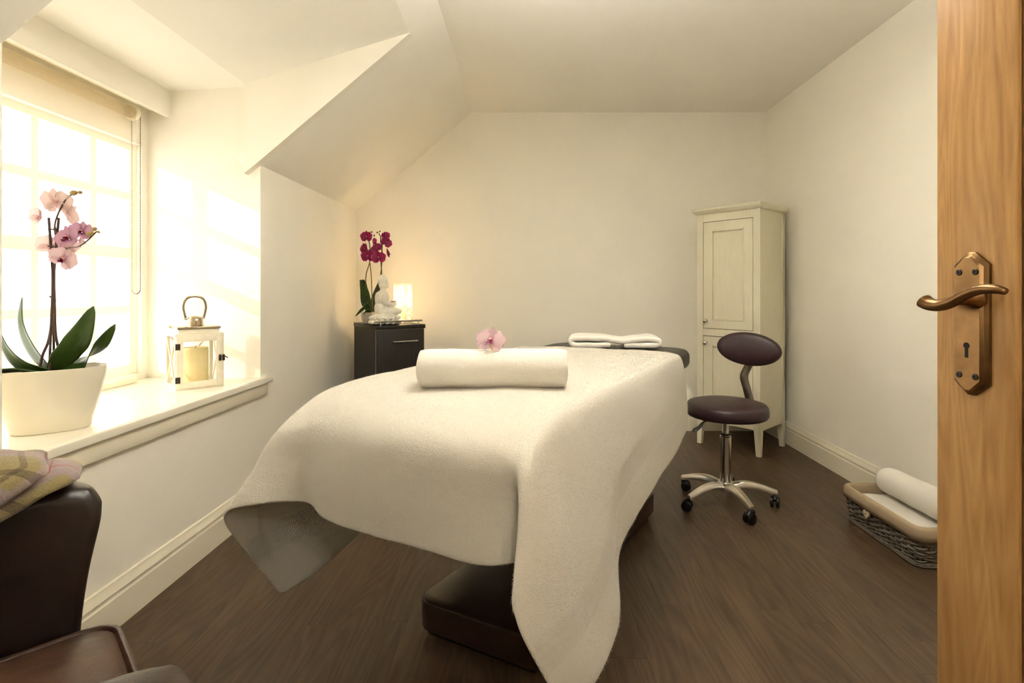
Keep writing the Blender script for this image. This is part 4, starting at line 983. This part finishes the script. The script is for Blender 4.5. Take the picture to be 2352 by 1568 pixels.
lv = path([seat_c + Vector((-.06, -.05, .418)), atY(1618, 968, 2.52) - SC, atY(1607, 980, 2.50) - SC, atY(1592, 990, 2.49) - SC], 5)
tube('height_lever', lv, [.004] * 6 + [.005, .006, .0075, .008, .0085, .009, .010, .0105, .010, .007], M['rubber'], so, 10, flat=(1.3, .6))

# ================================================================== wicker basket by the right wall
BKx0, BKx1, BKy0, BKy1, BKh = 1.470, 1.775, 1.965, 2.44, .152
bo = thing('wicker_basket', 'grey wicker basket with taupe fabric liner and heart charm on the floor', 'basket', ((BKx0 + BKx1) / 2, (BKy0 + BKy1) / 2, 0))
bw, bd = (BKx1 - BKx0) / 2, (BKy1 - BKy0) / 2
def bring(z, off=0.0):
    k = .93 + .07 * z / BKh; return rrect(-bw * k - off, bw * k + off, -bd * k - off, bd * k + off, .035, 5)
def walk(poly, n):
    P = [Vector((a, b, 0)) for a, b in poly]; L = [0]
    for i in range(len(P)): L.append(L[-1] + (P[(i + 1) % len(P)] - P[i]).length)
    res = []
    for k in range(n):
        t = L[-1] * k / n; i = 0
        while L[i + 1] < t: i += 1
        f = (t - L[i]) / max(1e-9, L[i + 1] - L[i]); res.append(P[i].lerp(P[(i + 1) % len(P)], f))
    return res
NS = 44
for r_ in range(13):
    z = .018 + r_ * .0075 if r_ < 5 else .055 + (r_ - 5) * .0108
    n_ = NS * 4; ring = walk(bring(z), n_); pts = []
    for q, p in enumerate(ring):
        ph = math.cos(q / n_ * NS * PI + (r_ % 2) * PI)
        nrm = (ring[(q + 1) % n_] - ring[q - 1]).normalized(); nrm = Vector((nrm.y, -nrm.x, 0))
        pts.append(p + nrm * (.0050 * ph) + Vector((0, 0, z + .0022 * math.sin(q / n_ * NS * PI * .5 + r_))))
    tube('wicker_strand', pts, .0056 if r_ >= 5 else .0032, M['wicker'], bo, 6, True)
for q, p in enumerate(walk(bring(.0), NS)):
    t = walk(bring(BKh), NS)[q]
    tube('wicker_stake', [p + Vector((0, 0, .010)), t + Vector((0, 0, BKh - .03))], .0038, M['wicker'], bo, 6)
for z, r_ in ((.0065, .0062), (.014, .0045)): tube('base_rim', [p + Vector((0, 0, z)) for p in walk(bring(z, .003), 80)], r_, M['wicker'], bo, 8, True)
box('basket_floor', (-bw * .92, -bd * .92, .010), (bw * .92, bd * .92, .016), M['wicker'], bo)
LG = []
for p0_, p1_ in zip(walk(bring(.1, 0), 120), walk(bring(.1, -.012), 120)):
    k = .93 + .07; nrm = (p0_ - p1_).normalized()
    wv_ = .0015 * math.sin(p0_.x * 90 + p0_.y * 70)
    q = p0_
    LG.append([q + nrm * (.0165 + wv_) + Vector((0, 0, .108 + wv_)), q + nrm * (.0165 + wv_) + Vector((0, 0, .128)), q + nrm * (.0145) + Vector((0, 0, .147)), q + nrm * .006 + Vector((0, 0, .156)), q - nrm * .004 + Vector((0, 0, .157)), q - nrm * .010 + Vector((0, 0, .148)), q - nrm * .012 + Vector((0, 0, .10)), q - nrm * .014 + Vector((0, 0, .03))])
grid('fabric_liner', LG, M['liner'], bo, 180, None, .0025, 0, True)
heart = [(16 * math.sin(t) ** 3, 13 * math.cos(t) - 5 * math.cos(2 * t) - 2 * math.cos(3 * t) - math.cos(4 * t)) for t in [2 * PI * k / 36 for k in range(36)]]
hh = prism('heart_charm', [(a * .00125, b * .00125) for a, b in heart], 'x', -.004, .004, M['heart'], bo, .0015)
hh.location = (-bw - .012, .045, .092)
tube('charm_thread', [(-bw - .0165, .045, .098), (-bw - .0165, .047, .090)], .0012, M['iron'], bo, 5)
# towels in the basket
fb_ = rolled('rolled_towel', .43, .064, M['terry'], 3.6, seed=4)
fb_.location = (1.655, 2.165, .189); fb_.rotation_euler = (.3, 0, math.radians(93))
tag(fb_, 'thick white rolled towel lying on top in the wicker basket', 'towel')
fg = path([(-.105, .0), (-.118, .018), (-.118, .085), (-.10, .098), (.0, .092), (.10, .085), (.112, .07), (.112, .0)], 5)
G = [[Vector((p[0] + .003 * noise.noise(Vector((p[0] * 12, y, p[1] * 20))), -.195 + .39 * y / 20, p[1] + .003 * noise.noise(Vector((p[0] * 15, y * .4, 3))))) for p in fg] for y in range(21)]
fd = grid('folded_towel', G, M['terry'], None, 180, None, .012, 0); fd.location = (1.625, 2.195, .024)
tag(fd, 'white folded towel lying flat in the wicker basket under the roll', 'towel')

# ================================================================== leather armchair
cf = Vector((.70, .714, 0)).normalized(); co = Vector((-.555, .704, 0))
am = thing('leather_armchair', 'dark brown leather club armchair in the near left corner', 'armchair'); am.matrix_world = basis(co, cf)   # x forward, y to its left
def arm_mesh(s_):
    """arm slab: side outline (x,z) with rounded flared front, thickness along y leaning outward at the top"""
    out = [(-.56, .10), (-.02, .10), (-.018, .30), (-.012, .45), (.0, .56), (.014, .62), (.022, .655), (.020, .680), (.008, .700), (-.014, .711), (-.06, .716), (-.20, .722), (-.40, .726), (-.54, .728), (-.56, .71)]
    bm = bmesh.new(); n = len(out); L = []
    for (yo, sh) in ((.265, 0), (.285, .0), (.335, 0), (.36, 0)):
        L.append([bm.verts.new((x - (.012 if yo in (.265, .36) else 0) * (1 if x > -.3 else -1), s_ * (yo + .028 * max(0, (z - .45) / .27) ** 1.5), z - (.012 if yo in (.265, .36) and z > .5 else 0))) for x, z in out])
    for a, b in zip(L, L[1:]):
        for i in range(n): bm.faces.new((a[i], a[(i + 1) % n], b[(i + 1) % n], b[i]))
    bm.faces.new(L[0]); bm.faces.new(L[-1])
    o = from_bm('arm', bm, M['leather'], am, 180); return o
def soften(o, w=.012):
    b = o.modifiers.new('bev', 'BEVEL'); b.width = w; b.segments = 4; b.limit_method = 'ANGLE'; b.angle_limit = math.radians(40); return o
subsurf(soften(arm_mesh(1)), 2); subsurf(soften(arm_mesh(-1)), 2)
# seat cushion with piping and soft creases
def rounded_grid(x0, x1, y0, y1, r, n=14):
    return rrect(x0, x1, y0, y1, r, n)
sq = rrect(-.52, .030, -.258, .258, .045, 6)
V, Fc = [], []; lay = [(.335, .99), (.345, 1.0), (.468, 1.0), (.478, .985)]
for (z, k) in lay:
    for (x, y) in sq: V.append(Vector(((x + .245) * k - .245, y * k, z)))
n_ = len(sq)
for i in range(len(lay) - 1):
    for q in range(n_): Fc.append((i * n_ + q, i * n_ + (q + 1) % n_, (i + 1) * n_ + (q + 1) % n_, (i + 1) * n_ + q))
rings_ = 9; b0 = (len(lay) - 1) * n_
for r_ in range(1, rings_ + 1):
    k = 1 - r_ / rings_
    for q, (x, y) in enumerate(sq):
        xx, yy_ = (x + .245) * k * .985 - .245, y * k * .985
        V.append(Vector((xx, yy_, .478 + .022 * (1 - k ** 2.2) + .006 * noise.noise(Vector((xx * 9, yy_ * 22, 1))) * (1 - k * .6) + .004 * math.sin(yy_ * 70 + xx * 12) * k * k * (1 if x > -.05 else .3))))
    a = b0 + (r_ - 1) * n_
    for q in range(n_): Fc.append((a + q, a + (q + 1) % n_, a + n_ + (q + 1) % n_, a + n_ + q))
Fc.append(tuple(reversed(range(n_))))
cu = mesh('seat_cushion', V, Fc, M['leatherseat'], am, 60)
for z in (.475, .340): tube('piping', [Vector((x * 1.0 + (.003 if x > 0 else -.003), y * 1.008, z)) for x, y in sq], .0065, M['piping'], cu, 8, True)
soften(box('seat_base', (-.55, -.27, .08), (-.01, .27, .335), M['leather'], am, .012))
bkp = [(-.60, .10), (-.50, .10), (-.49, .46), (-.55, .84), (-.60, .88), (-.66, .86), (-.66, .80)]
soften(prism('backrest', [(-.60, .10), (-.48, .10), (-.475, .46), (-.50, .84), (-.53, .88), (-.58, .88), (-.60, .84)], 'y', -.33, .33, M['leather'], am), .02)
for x_ in (-.05, -.54):
    for y_ in (-.28, .28): lathe('foot', [(.018, 0), (.026, .08), (.026, .1)], M['basewood'], am, 16, 40).location = (x_, y_, 0)

# plaid throw over the far arm: two folded layers
def drape(profile_pts, x_front, x_back, slant, n=30, amp=.004, sd=1):
    """profile in chair (y,z) from inner hem over the arm to the outer hem; the front edge runs back towards the inner hem"""
    pr = path(profile_pts, 6); G = []
    for i, p in enumerate(pr):
        t = i / (len(pr) - 1); xf = x_front + slant * max(0, (.42 - t) / .42) ** 1.1 + .006 * math.sin(t * 11 + sd); rowp = []
        for j in range(n + 1):
            f = (j / n) ** 1.5; x = xf + (x_back - xf) * f
            ed = max(0, 1 - j / 4.0)
            inn = max(0, 1 - t / .34)
            rowp.append(Vector((x, p[0] + ed * ed * .007 * (inn > 0) + amp * noise.noise(Vector((x * 18, t * 5, sd))), p[1] - .010 * ed * ed * (1 - inn) + amp * 1.4 * noise.noise(Vector((x * 16, t * 6, sd + 7))) + .007 * math.sin(x * 46 + t * 4 + sd) * (1 - inn) * (1 - ed))))
        G.append(rowp)
    return G
def plaid_uv(G, s=2.2, o=0):
    a, b = len(G), len(G[0]); return [(i / a * .62 * s + o, j / b * .5 * s + o * .7) for i in range(a) for j in range(b)]
tht = thing('plaid_throw', 'folded plaid wool throw in olive and mauve over the armchair arm', 'blanket'); tht.matrix_world = basis(co, cf)
G1 = drape([(.250, .560), (.250, .62), (.252, .685), (.268, .722), (.300, .738), (.345, .740), (.390, .725), (.412, .68), (.414, .60), (.412, .54)], -.018, -.50, -.30, sd=1)
grid('lower_fold', G1, M['plaid'], tht, 180, plaid_uv(G1, 2.2, .13), .012, -1)
G2 = drape([(.236, .605), (.235, .66), (.240, .712), (.262, .752), (.300, .770), (.345, .772), (.395, .752), (.424, .70), (.426, .63)], -.058, -.52, -.26, sd=5)
grid('upper_fold', G2, M['plaid'], tht, 180, plaid_uv(G2, 2.2, .36), .012, -1)

# ================================================================== added fill lights for room and hallway, unseen (above and behind the camera)
def opal(power):
    k = NT('opal_fill_glow'); k.b.inputs['Base Color'].default_value = (.95, .93, .88, 1); k.b.inputs['Roughness'].default_value = .4
    k.b.inputs['Emission Color'].default_value = (1, .975, .925, 1); k.b.inputs['Emission Strength'].default_value = power; return k.m  # glow of the added fill bowls
def fill_bowl(loc, up, down, label, size=.19, drop=.27):
    """added fill light in the form of an opal bowl: bright diffuser disc towards the ceiling, softly glowing bowl below"""
    t = thing('fill_bowl', label, 'lamp', loc)
    lathe('ceiling_rose', [(0, 0), (.06, 0), (.055, -.018), (0, -.020)], M['trim'], t, 32, 35)
    for q in range(3):
        a = 2 * PI * q / 3; tube('suspension_rod', [(.03 * math.cos(a), .03 * math.sin(a), -.015), ((size - .006) * math.cos(a), (size - .006) * math.sin(a), -drop)], .0025, M['brushed'], t, 6)
    lathe('glass_bowl', [(0, -drop - .066), (size * .5, -drop - .062), (size - .02, -drop - .034), (size - .006, -drop), (size, -drop), (size + .004, -drop - .012), (size * .85, -drop - .05), (size * .55, -drop - .08), (0, -drop - .09)], opal(down), t, 40, 40)
    lathe('diffuser', [(0, -drop - .022), (size * .6, -drop - .024), (size - .022, -drop - .026), (size - .026, -drop - .032), (0, -drop - .036)], opal(up), t, 40, 40)
fill_bowl((.25, 1.42, ZC), 33, 6.3, 'added fill light shaped as an opal bowl under the room ceiling')  # unseen fixture added to fill the room, mostly bounced off the ceiling
fill_bowl((.3, -.85, 2.4), 20, 6, 'added fill light shaped as an opal bowl under the hallway ceiling')  # unseen fixture added to send fill light in through the doorway
